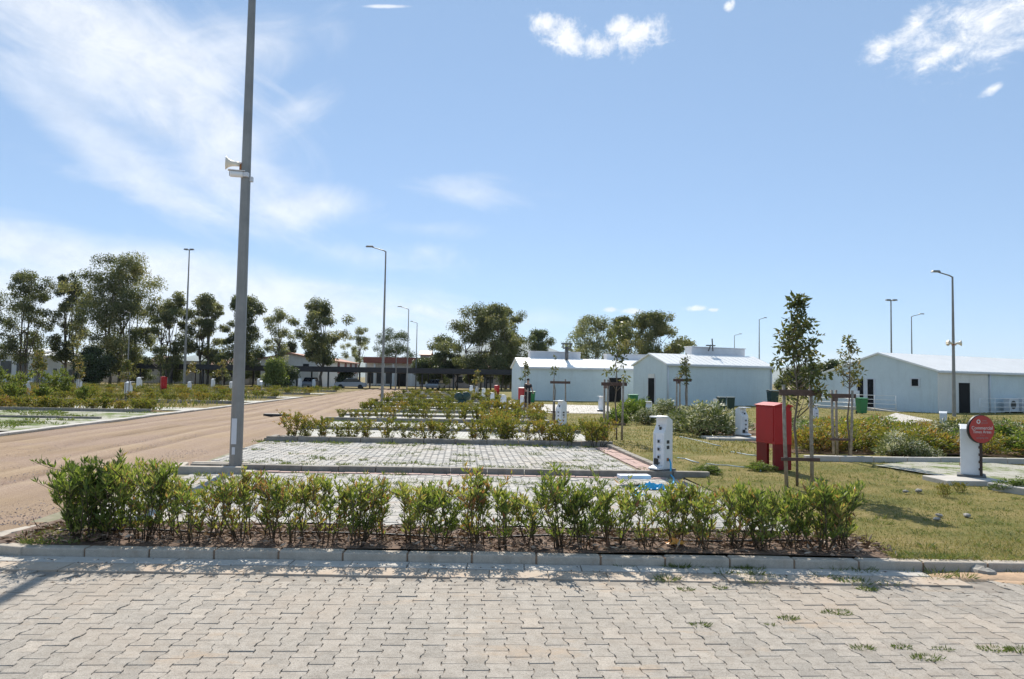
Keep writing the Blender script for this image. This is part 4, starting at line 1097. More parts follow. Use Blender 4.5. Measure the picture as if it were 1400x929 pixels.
# ------------------------------------------------------------------ service pedestals
def pedestal_proto(label, loc, rz):
    t = thing('service_pedestal', label, 'service pedestal', loc, rz, 'white service pedestals of the pitches')
    W_ = .27
    prof = [(0,.1),(0,.70),(.1,.84),(.1,.965),(.13,.985),(.3,.91),(.3,.1)]
    m = MB(); m.prism(prof, lambda d, z, k: ((k-.5)*W_, d-.15, z)); obj('body', m, M['white_paint'], t, bevel=.008)
    m = MB(); m.box((0,-.13,.965), (W_+.03,.26,.022)); obj('visor', m, M['white_paint'], t, bevel=.004)
    m = MB(); m.prism([(-.16,.1),(-.16,.125),(0,.16),(0,.1)], lambda d, z, k: ((k-.5)*(W_-.01), d-.152, z)); obj('tray', m, M['white_paint'], t, bevel=.004)
    m = MB(); m.box((0,.0,.05), (.36,.42,.1)); obj('plinth', m, M['dark_concrete'], t, bevel=.008)
    for k, z in enumerate((.3,.43,.56)):
        m = MB(); m.box((.02,-.157,z), (.075,.02,.075)); m.box((.02,-.172,z), (.045,.016,.045), mat=1); obj('socket', m, [M['grey_panel'], M['black']], t, bevel=.003)
    m = MB(); m.box((-.05,-.158,.22), (.1,.02,.1)); m.tube([(.03,-.15,.2),(.03,-.2,.2),(.03,-.22,.17)], .012, 6); obj('tap', m, M['black'], t)
    m = MB(); m.box((-.09,-.156,.45), (.02,.014,.44)); obj('duct', m, M['grey_panel'], t)
    m = MB(); m.box((.02,-.112,.775), (.05,.02,.05)); m.box((-.03,-.09,.815), (.02,.02,.02)); obj('meter', m, M['black'], t)
    for z in (.46,.55):
        m = MB()
        for k in range(3): m.box((W_/2+.002, -.03+.03*k-.01, z), (.008,.02,.055))
        obj('vent', m, M['black'], t)
    m = MB(); m.box((W_/2+.003,-.02,.26), (.012,.06,.05)); obj('hose_outlet', m, M['rust'], t)
    return t
pp = G(906,649)
ped = pedestal_proto('white service pedestal with dark sockets and blue hose beside the front bays', (pp.x, pp.y, .1), R(-48)); ped.scale = (.82,.82,1)
PED = [ # px, py base, top px, yaw deg, label
 (767,585,548,-50,'white service pedestal below the bare staked sapling'),
 (822,563,542,-40,'white service pedestal in front of the dark door of the first blue house'),
 (887,576,549,-20,'white service pedestal standing before the narrow gable door'),
 (978,563,546,-30,'white service pedestal beside the two dark green bins'),
 (1014,599,557,25,'white service pedestal on a concrete slab left of the red cabinet'),
 (1113,582,553,20,'white service pedestal seen between the stakes of the largest young tree'),
 (1290,596,563,150,'white service pedestal at the end of the pale path by the right house'),
 (1328,656,582,150,'big plain white pedestal directly behind the round red sign'),
 (714,560,541,10,'white service pedestal next to the standing person'),
 (688,560,540,-40,'white service pedestal left of the person at the end of the hedge rows'),
 (673,551,537,-30,'white service pedestal under the far red cabinet at the right hedge ends'),
 (661,544,531,-30,'narrow white far pedestal third in line left of the first blue house'),
 (652,541,529,-30,'white far pedestal fourth in line left of the first blue house'),
 (644,539,527,-30,'white far pedestal fifth and farthest left of the first blue house'),
 (36,545,522,160,'white post with blue mark at the left behind the first left hedge row'),
 (108,535,518,160,'white post by the low spreading weeds at left'),
 (175,547,522,160,'white post with dark spots beside the leafy topped sapling'),
 (190,534,516,160,'white post left of the left red cabinet, a little farther back'),
 (259,536,522,160,'white post right of the slender floodlight mast foot'),
 (291,531,518,160,'white post between floodlight mast and near lamp post'),
 (316,536,522,160,'white post half hidden by the near lamp post'),
 (354,531,518,160,'white post first one right of the near lamp post'),
 (356.5,534,521,200,'white post slightly in front of the first one right of the near lamp post'),
 (387,531,521,160,'slim white post just right of the far left red cabinet'),
 (410,531,518,160,'white post second right of the far left red cabinet'),
 (429,531,519,160,'white post nearest the road at the far end of the left field'),
]
for px, py, top, yaw, lab in PED:
    z = .1 if px > 500 else .05
    p = G(px, py, z); hgt = (py-top)*p.y/F
    s = hgt/.98
    c = copy_tree(ped, (p.x, p.y, z), R(yaw), lab, None, (s*(1.25 if px == 1328 else 1), s*(1.2 if px == 1328 else 1), s), skip=() if p.y < 30 else ('socket','tap','duct','meter','vent','hose_outlet'))

# ------------------------------------------------------------------ red cabinets
def cabinet_geo(t, w, d, h, leg):
    m = MB(); m.box((0,0,leg+(h-leg-.02)/2), (w,d,h-leg-.02)); obj('body', m, M['red'], t, bevel=.008)
    m = MB(); m.prism([(-w/2-.02,h-.02),(w/2+.02,h-.02),(w/2+.02,h),(0,h+.05),(-w/2-.02,h)], lambda x, z, k: (x, (k-.5)*(d+.04), z)); obj('lid', m, M['red'], t, bevel=.004)
    m = MB(); m.box((0,-d/2+.05,leg/2), (w-.012,.09,leg)); obj('leg', m, M['dark_red'], t, bevel=.004)
    m = MB(); m.box((-w/2+.03,d/2-.006-(d-.28)/2,leg/2), (.05,d-.29,leg)); obj('leg', m, M['dark_red'], t, bevel=.004)
    m = MB(); m.box((-w/2-.004,0,leg+(h-leg)/2), (.01,d*.86,(h-leg)*.86)); obj('door', m, M['red'], t, bevel=.003)
cB = G(1060,643)
rc = thing('hose_cabinet', 'large glossy red cabinet on two legs beside the largest staked tree', 'cabinet', (cB.x+.07, cB.y+.3, .1), R(12), 'red cabinets on the pitches')
cabinet_geo(rc, .34, .66, 1.16, .46)
for px, py, top, lab in ((219,540,515,'red cabinet in the left field beside the floodlight mast'),(152,521,509,'half hidden red cabinet at the foot of the left eucalyptus trees'),(377,530,516,'small far red cabinet before the bright green round tree'),(679,541,527,'small far red cabinet left of the first blue house'),(715,556,530,'dull red cabinet directly behind the standing person')):
    z = .1 if px > 500 else .05
    p = G(px, py, z); s = (py-top)*p.y/F/1.21
    copy_tree(rc, (p.x, p.y+.5, z), R(30), lab, None, s)

# ------------------------------------------------------------------ round red sign
pS = G(1343,659)
sg = thing('round_sign', 'round red notice sign on a dark post before the big white pedestal', 'sign', (pS.x, pS.y, .1), R(8))
m = MB(); m.box((0,.02,.4), (.035,.03,.82)); obj('post', m, M['brown_metal'], sg, bevel=.004)
for z in (.2,.32,.44,.56):
    m = MB(); m.box((-.026,.02,z), (.018,.03,.04)); obj('clip', m, M['brown_metal'], sg)
m = MB(); m.tube([(0,.0,.86),(0,.055,.86)], [.233,.233], 40); obj('rim', m, M['black'], sg)
m = MB(); m.tube([(0,-.012,.86),(0,.002,.86)], [.226,.226], 40); bd = obj('board', m, M['sign_red'], sg)
def text(body, size, x, z, mat, parent, y=-.0135):
    c = bpy.data.curves.new('lettering', 'FONT'); c.body = body; c.size = size; c.align_x = 'CENTER'; c.align_y = 'CENTER'; c.extrude = .0008
    o = bpy.data.objects.new('lettering', c); col.objects.link(o)
    dg = bpy.context.evaluated_depsgraph_get(); me = bpy.data.meshes.new_from_object(o.evaluated_get(dg))
    bpy.data.objects.remove(o)
    me.materials.clear(); me.materials.append(mat)
    q = bpy.data.objects.new('lettering', me); col.objects.link(q); q.parent = parent
    q.location = (x, y, z); q.rotation_euler = (PI/2, 0, 0); return q
wl = pm('sign_lettering', (.8,.76,.74), None, 9, .6); pl_ = pm('sign_small_lettering', (.55,.22,.2), None, 9, .6); dl = pm('sign_grey_lettering', (.4,.27,.27), None, 9, .6)
text('Commercial', .078, 0, .88, wl, bd); text('Times Areas', .066, 0, .815, wl, bd)
text('of the', .036, .0, .765, pl_, bd); text('camping site', .044, 0, .72, dl, bd); text('camp\nground', .038, .045, .985, dl, bd)
m = MB()
for k in range(20):
    a0 = 2*PI*k/20; a1 = 2*PI*(k+1)/20
    m.raw([( -.065+.036*math.cos(a0),-.0142,.985+.036*math.sin(a0)),(-.065+.036*math.cos(a1),-.0142,.985+.036*math.sin(a1)),(-.065+.019*math.cos(a1),-.0142,.985+.019*math.sin(a1)),(-.065+.019*math.cos(a0),-.0142,.985+.019*math.sin(a0))], [(0,1,2,3)])
obj('emblem', m, wl, bd)

# ------------------------------------------------------------------ bins, hoses, litter
def wheelie(label, loc, rz, mat, s=1, grp=None):
    t = thing('wheeled_bin', label, 'bin', loc, rz, grp); t.scale = (s,s,s)
    m = MB(); m.box((0,0,.5), (.42,.5,.9), 0, top=1.25); obj('body', m, M[mat], t, bevel=.02)
    m = MB(); m.prism([(-.34,.96),(.34,.96),(.34,1.0),(.1,1.05),(-.34,1.01)], lambda y, z, k: ((k-.5)*.58, y, z)); obj('lid', m, M[mat], t, bevel=.01)
    for sx in (-1,1):
        m = MB(); m.tube([(sx*.16,.26,.1),(sx*.22,.26,.1)], .1, 12); obj('wheel', m, M['tyre'], t)
    return t
p = G(993,563); wheelie('dark green wheeled bin on the left of the pair by the middle blue wall', (p.x,p.y+1,.09), .1, 'dark_green', .76)
p = G(1006,563); wheelie('dark green wheeled bin on the right of the pair by the middle blue wall', (p.x,p.y+1,.09), -.1, 'dark_green', .76)
p = G(727,551); wheelie('green bin at the right hand of the standing person', (p.x,p.y,.09), .1, 'green_plastic', .75)
p = G(1178,566); wheelie('green bin left of the white railing at the right blue house', (p.x,p.y,.09), .1, 'green_plastic', .85)
p = G(1104,562); wheelie('dark green bin far behind the white pedestal between the houses', (p.x,p.y+6,.09), .1, 'dark_green', 1.1)
p = G(865,562); wheelie('green bin at the far corner of the first blue wall', (p.x,p.y,.09), .1, 'green_plastic', .85)
m = MB(); q = G(912,641)
pts = [(pp.x+.1,pp.y-.06,.36),(pp.x+.1,pp.y-.16,.3),(pp.x+.09,pp.y-.22,.12),(pp.x+.08,pp.y-.5,.1),(pp.x-.05,pp.y-1.1,.09),(pp.x-.5,pp.y-1.6,.09)]
m.tube(pts, .014, 7); tag(obj('blue_hose', m, M['cyan']), 'thin blue hose hanging from the front service pedestal', 'hose')
for i, (pts, lab) in enumerate(((((930,597),(960,604),(985,611)),'pale hose piece lying on the lawn farthest back'),(((928,626),(940,628),(955,634)),'short pale hose piece right of the front pedestal'),(((965,634),(1000,637),(1030,640),(1040,645)),'long pale hose lying toward the red cabinet'),(((1000,618),(1020,622),(1036,624)),'pale hose piece ending left of the red cabinet'))):
    m = MB(); P = []
    for a, b in zip(pts[:-1], pts[1:]):
        for u in (0,.5):
            g = G(a[0]+(b[0]-a[0])*u, a[1]+(b[1]-a[1])*u); P.append((g.x+random.gauss(0,.03), g.y+random.gauss(0,.06), .1))
    g = G(*pts[-1]); P.append((g.x,g.y,.115))
    m.tube(P, .011, 6); tag(obj('lawn_hose', m, M['pale_blue']), lab, 'hose')
def crumple(seed, sx, sy, sz, n=9):
    rs = np.random.default_rng(seed); V=[]; F_=[]
    for i in range(n):
        for j in range(n):
            u, v = i/(n-1)-.5, j/(n-1)-.5
            e = max(0, 1-4*max(u*u, v*v)*.9)
            V.append((u*sx*(1+rs.normal(0,.08)), v*sy*(1+rs.normal(0,.08)), sz*e*rs.uniform(.15,1)))
    for i in range(n-1):
        for j in range(n-1): F_.append((i*n+j, (i+1)*n+j, (i+1)*n+j+1, i*n+j+1))
    m = MB(); m.raw(V, F_); return m
for i, (px, py, sx, sy, sz, lab) in enumerate(((893,668,.42,.3,.12,'crumpled blue plastic sheet on the bay below the front pedestal'),(921,671,.2,.22,.08,'small blue plastic scrap right of the crumpled sheet'),(872,677,.22,.14,.05,'flat blue plastic scrap left of the crumpled sheet'),(859,690,.16,.08,.03,'thin blue strip on the pale paving nearest the hedge'),(866,670,.12,.1,.04,'tiny light blue scrap at the left of the plastic pieces'))):
    p = G(px, py, .08); tag(obj('plastic_scrap', crumple(50+i, sx, sy, sz), M['cyan'], None, (p.x,p.y,.08), .4*i), lab, 'plastic scrap')
p = G(866,653,.18); m = MB(); m.box((0,0,.03), (.48,.22,.055)); tag(obj('foam_board', m, M['foam'], None, (p.x,p.y-.05,.17), .12, .008), 'white foam board lying on the kerb by the front pedestal', 'board')
p = G(925,745,.13); tag(obj('snack_wrapper', crumple(61,.16,.1,.07,7), M['orange'], None, (p.x,p.y+.05,.13), .3), 'orange wrapper lying in the front bed', 'wrapper')
def rock(seed, r):
    rs = np.random.default_rng(seed); V=[]; F_=[]
    for a in range(7):
        for b in range(9):
            th = PI*a/6; ph = 2*PI*b/9; k = r*(1+rs.normal(0,.13))
            V.append((k*1.3*math.sin(th)*math.cos(ph), k*math.sin(th)*math.sin(ph), k*.6*math.cos(th)))
    for a in range(6):
        for b in range(9): F_.append((a*9+b, a*9+(b+1) % 9, (a+1)*9+(b+1) % 9, (a+1)*9+b))
    m = MB(); m.raw(V, F_); return m
for i, (px, py, r, lab) in enumerate(((1238,674,.035,'small grey stone on the lawn left of the grey one'),(1256,673,.05,'grey stone on the lawn, biggest of the upper pair'),(1284,707,.035,'flat brown stone on the lawn above the white one'),(1281,712,.032,'bright white stone chip on the lawn'),(1322,707,.04,'flat pinkish stone alone on the lawn'),(1345,786,.09,'broken kerb chunk on the paving at the right kerb end'),(1340,778,.05,'small chunk behind the broken kerb piece'),(643,722,.04,'pale stone in the front bed'),(1396,782,.08,'grey rubble stone at the right picture edge'))):
    z = .0 if py > 760 else .1
    p = G(px, py, z); tag(obj('stone', rock(70+i, r), M['stone'], None, (p.x,p.y,z+.02), i), lab, 'stone')
p = G(378,569,.02); m = MB(); m.box((0,0,.06), (1.0,.28,.1)); tag(obj('speed_bump', m, M['black'], None, (p.x,p.y,.0), -.03, .03), 'short black rubber piece lying across the dirt road', 'road piece')
for i, (dy, lab) in enumerate(((.38,'black irrigation pipe along the front of the hedge bed'),(.82,'black irrigation pipe along the back of the hedge bed'))):
    m = MB(); m.tube([(x_, YK+KW+.1+dy+.03*math.sin(x_*2.2+i)+.02*math.sin(x_*5), .125+.012*math.sin(x_*3.1+i)) for x_ in np.arange(-4.4,3.35,.25)], .01, 6)
    tag(obj('irrigation_pipe', m, M['black']), lab, 'pipe')

# ------------------------------------------------------------------ blue houses
def house(label, p0, ang, length, width, peak, eave, eave_back, z0=.05, wall='blue_wall', over=.12, name='blue_house'):
    """p0: the corner where the gable and the long wall meet; ang: direction of the long wall; gable runs to its left. peak=(distance along the gable, height)"""
    t = thing(name, label, 'house', (p0[0], p0[1], z0), ang)
    prof = [(0,0),(0,eave),(peak[0],peak[1]),(width,eave_back),(width,0)]
    m = MB(); m.prism(prof, lambda u, z, k: (k*length, u, z)); obj('wall', m, M[wall], t)
    r = MB(); th = .1
    def slope(u0, z0_, u1, z1):
        r.prism([(u0,z0_+.005),(u1,z1+.005),(u1,z1+th),(u0,z0_+th)], lambda u, z, k: ((-over if k == 0 else length+over), u, z))
        n = int(length/.45)
        for i in range(n+1):          # standing seams
            x = -over+.05 + (length+2*over-.1)*i/n
            r.prism([(u0,z0_+th),(u1,z1+th),(u1,z1+th+.016),(u0,z0_+th+.016)], lambda u, z, k: (x+(k-.5)*.04, u, z))
    g0 = (peak[1]-eave)/peak[0]; g1 = (peak[1]-eave_back)/(width-peak[0])
    slope(-over, eave-g0*over, peak[0], peak[1]); slope(width+over, eave_back-g1*over, peak[0], peak[1])
    ro = obj('roof', r, M['roof'], t)
    m = MB(); m.box((length/2, -over-.04, eave-g0*over+.0), (length+2*over, .07, .1)); obj('gutter', m, M['grey_panel'], t)
    return t, ro
def on_gable(t, name, u, z, w, h, mat, d=.05, frame=None):
    """flat piece on the gable (local x=0 plane)"""
    if frame:
        m = MB(); m.box((-.012, u, z+h/2), (.03, w+.24, h+.12)); o = obj(name, m, M[frame], t)
        m = MB(); m.box((-.03, u, z+h/2), (.03, w, h)); obj('leaf' if 'door' in name else 'pane', m, M[mat], o); return o
    m = MB(); m.box((-.012, u, z+h/2), (d, w, h)); return obj(name, m, M[mat], t)
def on_wall(t, name, x, z, w, h, mat, frame=None):
    if frame:
        m = MB(); m.box((x, -.012, z+h/2), (w+.16, .03, h+.1)); o = obj(name, m, M[frame], t)
        m = MB(); m.box((x, -.03, z+h/2), (w, .03, h)); obj('leaf' if 'door' in name else 'pane', m, M[mat], o); return o
    m = MB(); m.box((x, -.012, z+h/2), (w, .05, h)); return obj(name, m, M[mat], t)
def roofbox(ro, x, y, z, l, h, d=1.2):
    m = MB(); m.box((x, y, z+h/2), (l, d, h)); m.box((x, y, z+h+.03), (l+.12, d+.12, .06)); obj('skylight_box', m, M['grey_panel'], ro, bevel=.02)

# first house
a1 = R(9.8)
h1, r1 = house('long pale blue house behind the standing person', (.72, 57.7), a1, 10.6, 4.0, (2.0,3.3), 2.62, 2.62, -.05)
on_wall(h1, 'door', 7.35, 0, .95, 1.95, 'dark', 'grey_panel')
roofbox(r1, 3.2, 2.9, 2.9, 4.1, 1.0, .8); roofbox(r1, 9.0, 2.9, 2.9, 3.2, .92, .8)
m = MB(); m.tube([(3.9,1.6,3.3),(3.9,1.6,4.3)], .14, 8); m.box((3.9,1.6,4.2), (.5,.5,.08)); m.box((3.9,1.6,4.55), (.8,.5,.1)); m.tube([(3.6,1.6,4.2),(3.6,1.6,4.55)], .05, 6); m.tube([(4.2,1.6,4.2),(4.2,1.6,4.55)], .05, 6); obj('chimney', m, M['dark_concrete'], r1)
# middle house
a2 = R(23.5)
h2, r2 = house('pale blue house with a narrow dark door in its gable behind the flowering bushes', (10.3, 51.0), a2, 8.95, 4.05, (2.0,3.5), 2.8, 2.75, .02)
on_gable(h2, 'door', 1.75, 0.05, .72, 1.85, 'dark', .05, 'grey_panel')
m = MB(); m.box((-.035,1.75,2.03), (.03,.72,.3)); obj('transom', m, M['white_wall'], h2)
roofbox(r2, 6.3, 2.95, 3.1, 4.8, 1.05, .8)
m = MB(); m.box((1.7,-.03,1.4), (.02,.02,.02)); 
m = MB(); m.tube([(.08,-.06,0),(.08,-.06,2.7)], .045, 8); obj('downpipe', m, M['grey_panel'], h2)
m = MB(); m.tube([(8.85,-.06,0),(8.85,-.06,2.7)], .045, 8); obj('downpipe', m, M['grey_panel'], h2)
m = MB(); m.tube([(5.1,2.2,3.9),(5.3,2.2,4.35)], .05, 6); m.tube([(5.5,2.2,3.9),(5.42,2.2,4.8)], .05, 6); m.box((5.3,2.2,4.3), (.7,.2,.08), .0); obj('chimney', m, M['dark_concrete'], r2)
# right house
a3 = R(27.4)
h3, r3 = house('pale blue house with wide gable and white corner wall at the right', (25.3, 45.6), a3, 22, 9.6, (3.95,3.62), 2.5, 1.95, .05)
for u in (5.3, 4.55): on_gable(h3, 'window', u, .05, .42, 1.95, 'dark', .05, 'grey_panel')
on_gable(h3, 'vent_window', 1.45, 1.62, .42, .42, 'dark', .05, 'grey_panel')
m = MB(); m.box((2.4,-.03,1.22), (4.84,.07,2.42)); obj('white_wall', m, M['white_wall'], h3)
m = MB(); m.box((2.42,-.075,.9), (1.05,.03,1.9)); obj('door', m, M['dark'], h3)
m = MB(); m.tube([(4.95,-.1,0),(4.95,-.1,2.4)], .05, 8); obj('downpipe', m, M['grey_panel'], h3)
# railings
def railing(label, p0, p1, z, h=.95, rails=4, posts=5):
    p0 = Vector(p0); p1 = Vector(p1); d = p1-p0
    t = thing('railing', label, 'railing', (p0.x,p0.y,z))
    m = MB()
    for k in range(posts):
        q = d*(k/(posts-1)); m.tube([(q.x,q.y,-.05),(q.x,q.y,h)], .022, 6)
    obj('post', m, M['white_metal'], t)
    for k in range(rails):
        zz = h*(1-k*.27); m = MB(); m.tube([(0,0,zz),(d.x,d.y,zz)], .02, 6); obj('rail', m, M['white_metal'], t)
def hp(t, x, y): return (t.matrix_basis @ Vector((x, y, 0)))
bpy.context.view_layer.update()
M_ = lambda t, x, y: Matrix.Translation(t.location) @ Matrix.Rotation(t.rotation_euler.z, 4, 'Z') @ Vector((x, y, 0))
railing('white railing along the ramp before the wide gable', M_(h3,-1.6,7.4)[:2], M_(h3,-1.6,1.6)[:2], .1)
railing('white railing before the white corner wall', M_(h3,1.6,-1.5)[:2], M_(h3,7.5,-1.5)[:2], .05)
railing('white railing beside the dark door of the first blue house', M_(h1,7.9,-1.2)[:2], M_(h1,10.3,-1.2)[:2], .05, .9, 3, 4)
t = thing('step_ramp', 'low concrete ramp at the foot of the wide gable', 'ramp', M_(h3,-1.0,4.5), a3)
m = MB(); m.prism([(-3,0),(3,0),(3,.05),(1,.2),(-1,.2),(-3,.05)], lambda y, z, k: ((k-.5)*1.1, y, z)); obj('slab', m, M['pale_concrete'], t)
for x_, lab in ((6.3,'white air conditioner unit by the white corner wall'),(7.6,'dark machine box right of the white air conditioner')):
    q = M_(h3, x_, -.6); t = thing('air_conditioner', lab, 'air conditioner', (q.x,q.y,.05), a3)
    w = 'grey_panel' if 'white' in lab else 'black'
    m = MB(); m.box((0,0,.55 if w == 'grey_panel' else .35), (.95,.4,.8 if w == 'grey_panel' else .55)); obj('casing', m, M[w], t, bevel=.02)
    m = MB(); lathe(m, [(0,.26),(.02,.26)], (-.12,-.2,.55 if w == 'grey_panel' else .35), (0,-1,0), 18); obj('fan_grille', m, M['black'], t)
    for sx in (-.35,.35):
        m = MB(); m.box((sx,0,.08), (.06,.36,.16)); obj('foot', m, M['black'], t)
q = A(1167, 50); t = thing('notice_board', 'small white panel left of the green bin at the right house', 'panel', (q.x, 50, .1))
m = MB(); m.box((0,0,.75), (.75,.04,.9)); obj('board', m, M['white_paint'], t)
for sx in (-.3,.3):
    m = MB(); m.tube([(sx,.03,0),(sx,.03,.6)], .02, 6); obj('leg', m, M['white_metal'], t)

# ------------------------------------------------------------------ far buildings and carport
t = thing('carport', 'long dark flat carport across the far end of the road', 'carport', (0,0,0))
YC = 108
x0, x1 = A(200,YC).x, A(702,YC).x
m = MB(); m.box(((x0+x1)/2, YC+1.5, 2.62), (x1-x0, 9.0, .7)); obj('roof', m, M['carport'], t)
x = x0+.3
while x < x1:
    for dy in (-2.4, 5.4):
        m = MB(); m.box((x, YC+dy, 1.13), (.2,.2,2.26)); obj('post', m, M['carport'], t)
    x += 4.3
def simple_house(name, label, x0, x1, y0, y1, eave, ridge, wall, roof, along='x', wins=()):
    t = thing(name, label, 'building', ((x0+x1)/2, (y0+y1)/2, 0))
    w, d = x1-x0, y1-y0
    m = MB(); r = MB()
    if roof is None:
        m.box((0,0,eave/2), (w,d,eave)); r.box((0,0,eave+.1), (w+.3,d+.3,.2))
        obj('wall', m, M[wall], t); obj('roof', r, M[ridge], t)
    elif along == 'x':
        m.prism([(-d/2,0),(-d/2,eave),(0,ridge),(d/2,eave),(d/2,0)], lambda u, z, k: ((k-.5)*w, u, z)); obj('wall', m, M[wall], t)
        for s_ in (-1,1): r.prism([(s_*(d/2+.4),eave-.4*(ridge-eave)/(d/2)+.02),(0,ridge+.02),(0,ridge+.2),(s_*(d/2+.4),eave-.4*(ridge-eave)/(d/2)+.2)], lambda u, z, k: ((k-.5)*(w+.6), u, z))
        obj('roof', r, M[roof], t)
    else:
        m.prism([(-w/2,0),(-w/2,eave),(0,ridge),(w/2,eave),(w/2,0)], lambda u, z, k: (u, (k-.5)*d, z)); obj('wall', m, M[wall], t)
        for s_ in (-1,1): r.prism([(s_*(w/2+.4),eave-.4*(ridge-eave)/(w/2)+.02),(0,ridge+.02),(0,ridge+.2),(s_*(w/2+.4),eave-.4*(ridge-eave)/(w/2)+.2)], lambda u, z, k: (u, (k-.5)*(d+.6), z))
        obj('roof', r, M[roof], t)
    for nm, face, c, z, ww, hh, mat in wins:
        q = MB()
        if face == 'front': q.box((c, -d/2-.02, z+hh/2), (ww,.08,hh))
        else: q.box((w/2+.02, c, z+hh/2), (.08,ww,hh))
        if nm == 'arched_window':
            if face != 'front': q.tube([(w/2-.02,c,z+hh),(w/2+.06,c,z+hh)], ww/2, 14)
        obj(nm, q, M[mat], t)
    return t
simple_house('gabled_house', 'white gabled house with tiled roof and arched windows behind the carport', -38.5, -29.6, 118, 148, 4.1, 5.0, 'white_wall', 'tiles', 'y',
    [('arched_window','side',c,2.2,1.7,1.2,'fascia') for c in (-1.5,4,8.5,13)] + [('window','front',2.5,2.6,.9,.9,'glass')])
def P_(px, Y): return A(px, Y).x
t = simple_house('entrance_building', 'entrance building with a broad red brown fascia at the end of the road', P_(500,150), P_(606,150), 150, 160, 4.4, 'grey_panel', 'white_wall', None, 'x',
    [('window','front',c,.4,1.3,2.6,'glass') for c in (-6.6,-4.8,-3.0,3.5,5.5)] + [('door','front',-.6,0,1.8,3.0,'dark')])
m = MB(); m.box((0,-5.6,4.95), (P_(606,150)-P_(500,150)+.6, 1.6, 1.15)); obj('fascia', m, M['fascia'], t)
for c in (-7.3,-5.7,-3.9,-2.1,1.5,4.4,7.2):
    m = MB(); m.box((c,-6.1,2.15), (.3,.3,4.3)); obj('column', m, M['white_wall'], t)
simple_house('grey_tower', 'grey stair tower with red top over the red brown fascia', P_(574,165), P_(587,165), 165, 169, 6.6, 7.4, 'dark_concrete', 'fascia', 'x')
simple_house('tiled_house', 'low house with faded tile roof left of the first blue house', P_(600,138), P_(712,138), 136, 146, 2.9, 4.5, 'pink_wall', 'tiles', 'x',
    [('window','front',c,.9,1.2,1.1,'glass') for c in (-6,-3.4,-.8,1.8,4.4)])
simple_house('cream_building', 'long low cream building with a row of small windows behind the left trees', P_(133,132), P_(345,132), 132, 141, 3.7, 'cream_wall', 'cream_wall', None, 'x',
    [('window','front',c,2.0,.7,.9,'glass') for c in (-11.5,-10,-8.5,-7,-4,-2.5,2,4,8,10)] )
simple_house('red_roof_cabin', 'red brown roofed annexe rising behind the cream building, the left one', P_(140,150), P_(165,150), 150, 155, 4.1, 4.9, 'pink_wall', 'fascia', 'x')
simple_house('red_roof_cabin', 'red brown roofed annexe nearer the floodlight mast', P_(206,150), P_(226,150), 150, 155, 4.1, 4.9, 'pink_wall', 'fascia', 'x')
simple_house('domed_house', 'pale house with tiled roof half hidden by the near lamp post', P_(282,128), P_(330,128), 128, 136, 2.8, 4.3, 'cream_wall', 'tiles', 'x', [('window','front',c,1.2,1.1,1.2,'glass') for c in (-1.5,1.2)])
t = simple_house('white_hall', 'white hall with dark windows at the far left behind the weeds', P_(-110,113), P_(46,113), 113, 125, 4.15, 5.0, 'white_wall', 'roof', 'x',
    [('window','front',c,1.2,1.6,1.9,'glass') for c in (-5,-2,1.2,4.2,6.6)])
simple_house('small_annexe', 'lower white annexe to the right of the white hall', P_(58,114), P_(84,114), 114, 122, 3.9, 4.6, 'white_wall', 'roof', 'x', [('window','front',.4,1.6,.5,.5,'glass')])
simple_house('small_annexe', 'lowest white annexe touching the dark round tree', P_(86,113), P_(108,113), 113, 119, 2.9, 3.3, 'white_wall', 'roof', 'x', [('window','front',0,1.0,.8,1.0,'glass')])
# cars under the carport
def car(label, px, Y, mat, rz=0):
    p = A(px, Y); t = thing('parked_car', label, 'car', (p.x, Y, .0), rz, 'cars parked by the carport')
    m = MB(); m.prism([(-2.1,.3),(-2.15,.65),(-1.9,.85),(-1.1,.92),(1.2,.95),(2.0,.8),(2.1,.55),(2.05,.3)], lambda x, z, k: (x, (k-.5)*1.7, z)); obj('body', m, M[mat], t, bevel=.06)
    m = MB(); m.prism([(-1.2,.9),(-.6,1.4),(.7,1.42),(1.35,.93)], lambda x, z, k: (x, (k-.5)*1.45, z)); obj('cabin', m, M['glass'], t, bevel=.04)
    m = MB(); m.box((.05,0,1.43), (1.3,1.3,.04)); obj('roof', m, M[mat], t, bevel=.02)
    for sx in (-1.3,1.3):
        for sy in (-.8,.8):
            m = MB(); m.tube([(sx,sy-.1,.31),(sx,sy+.1,.31)], .31, 14); obj('wheel', m, M['tyre'], t)
car('light grey car parked before the white house columns', 480, 104, 'car_silver', .1)
car('dark car parked under the left half of the carport', 425, 107, 'car_grey', 1.5)
car('grey car parked under the right half of the carport', 596, 106, 'car_grey', 1.4)

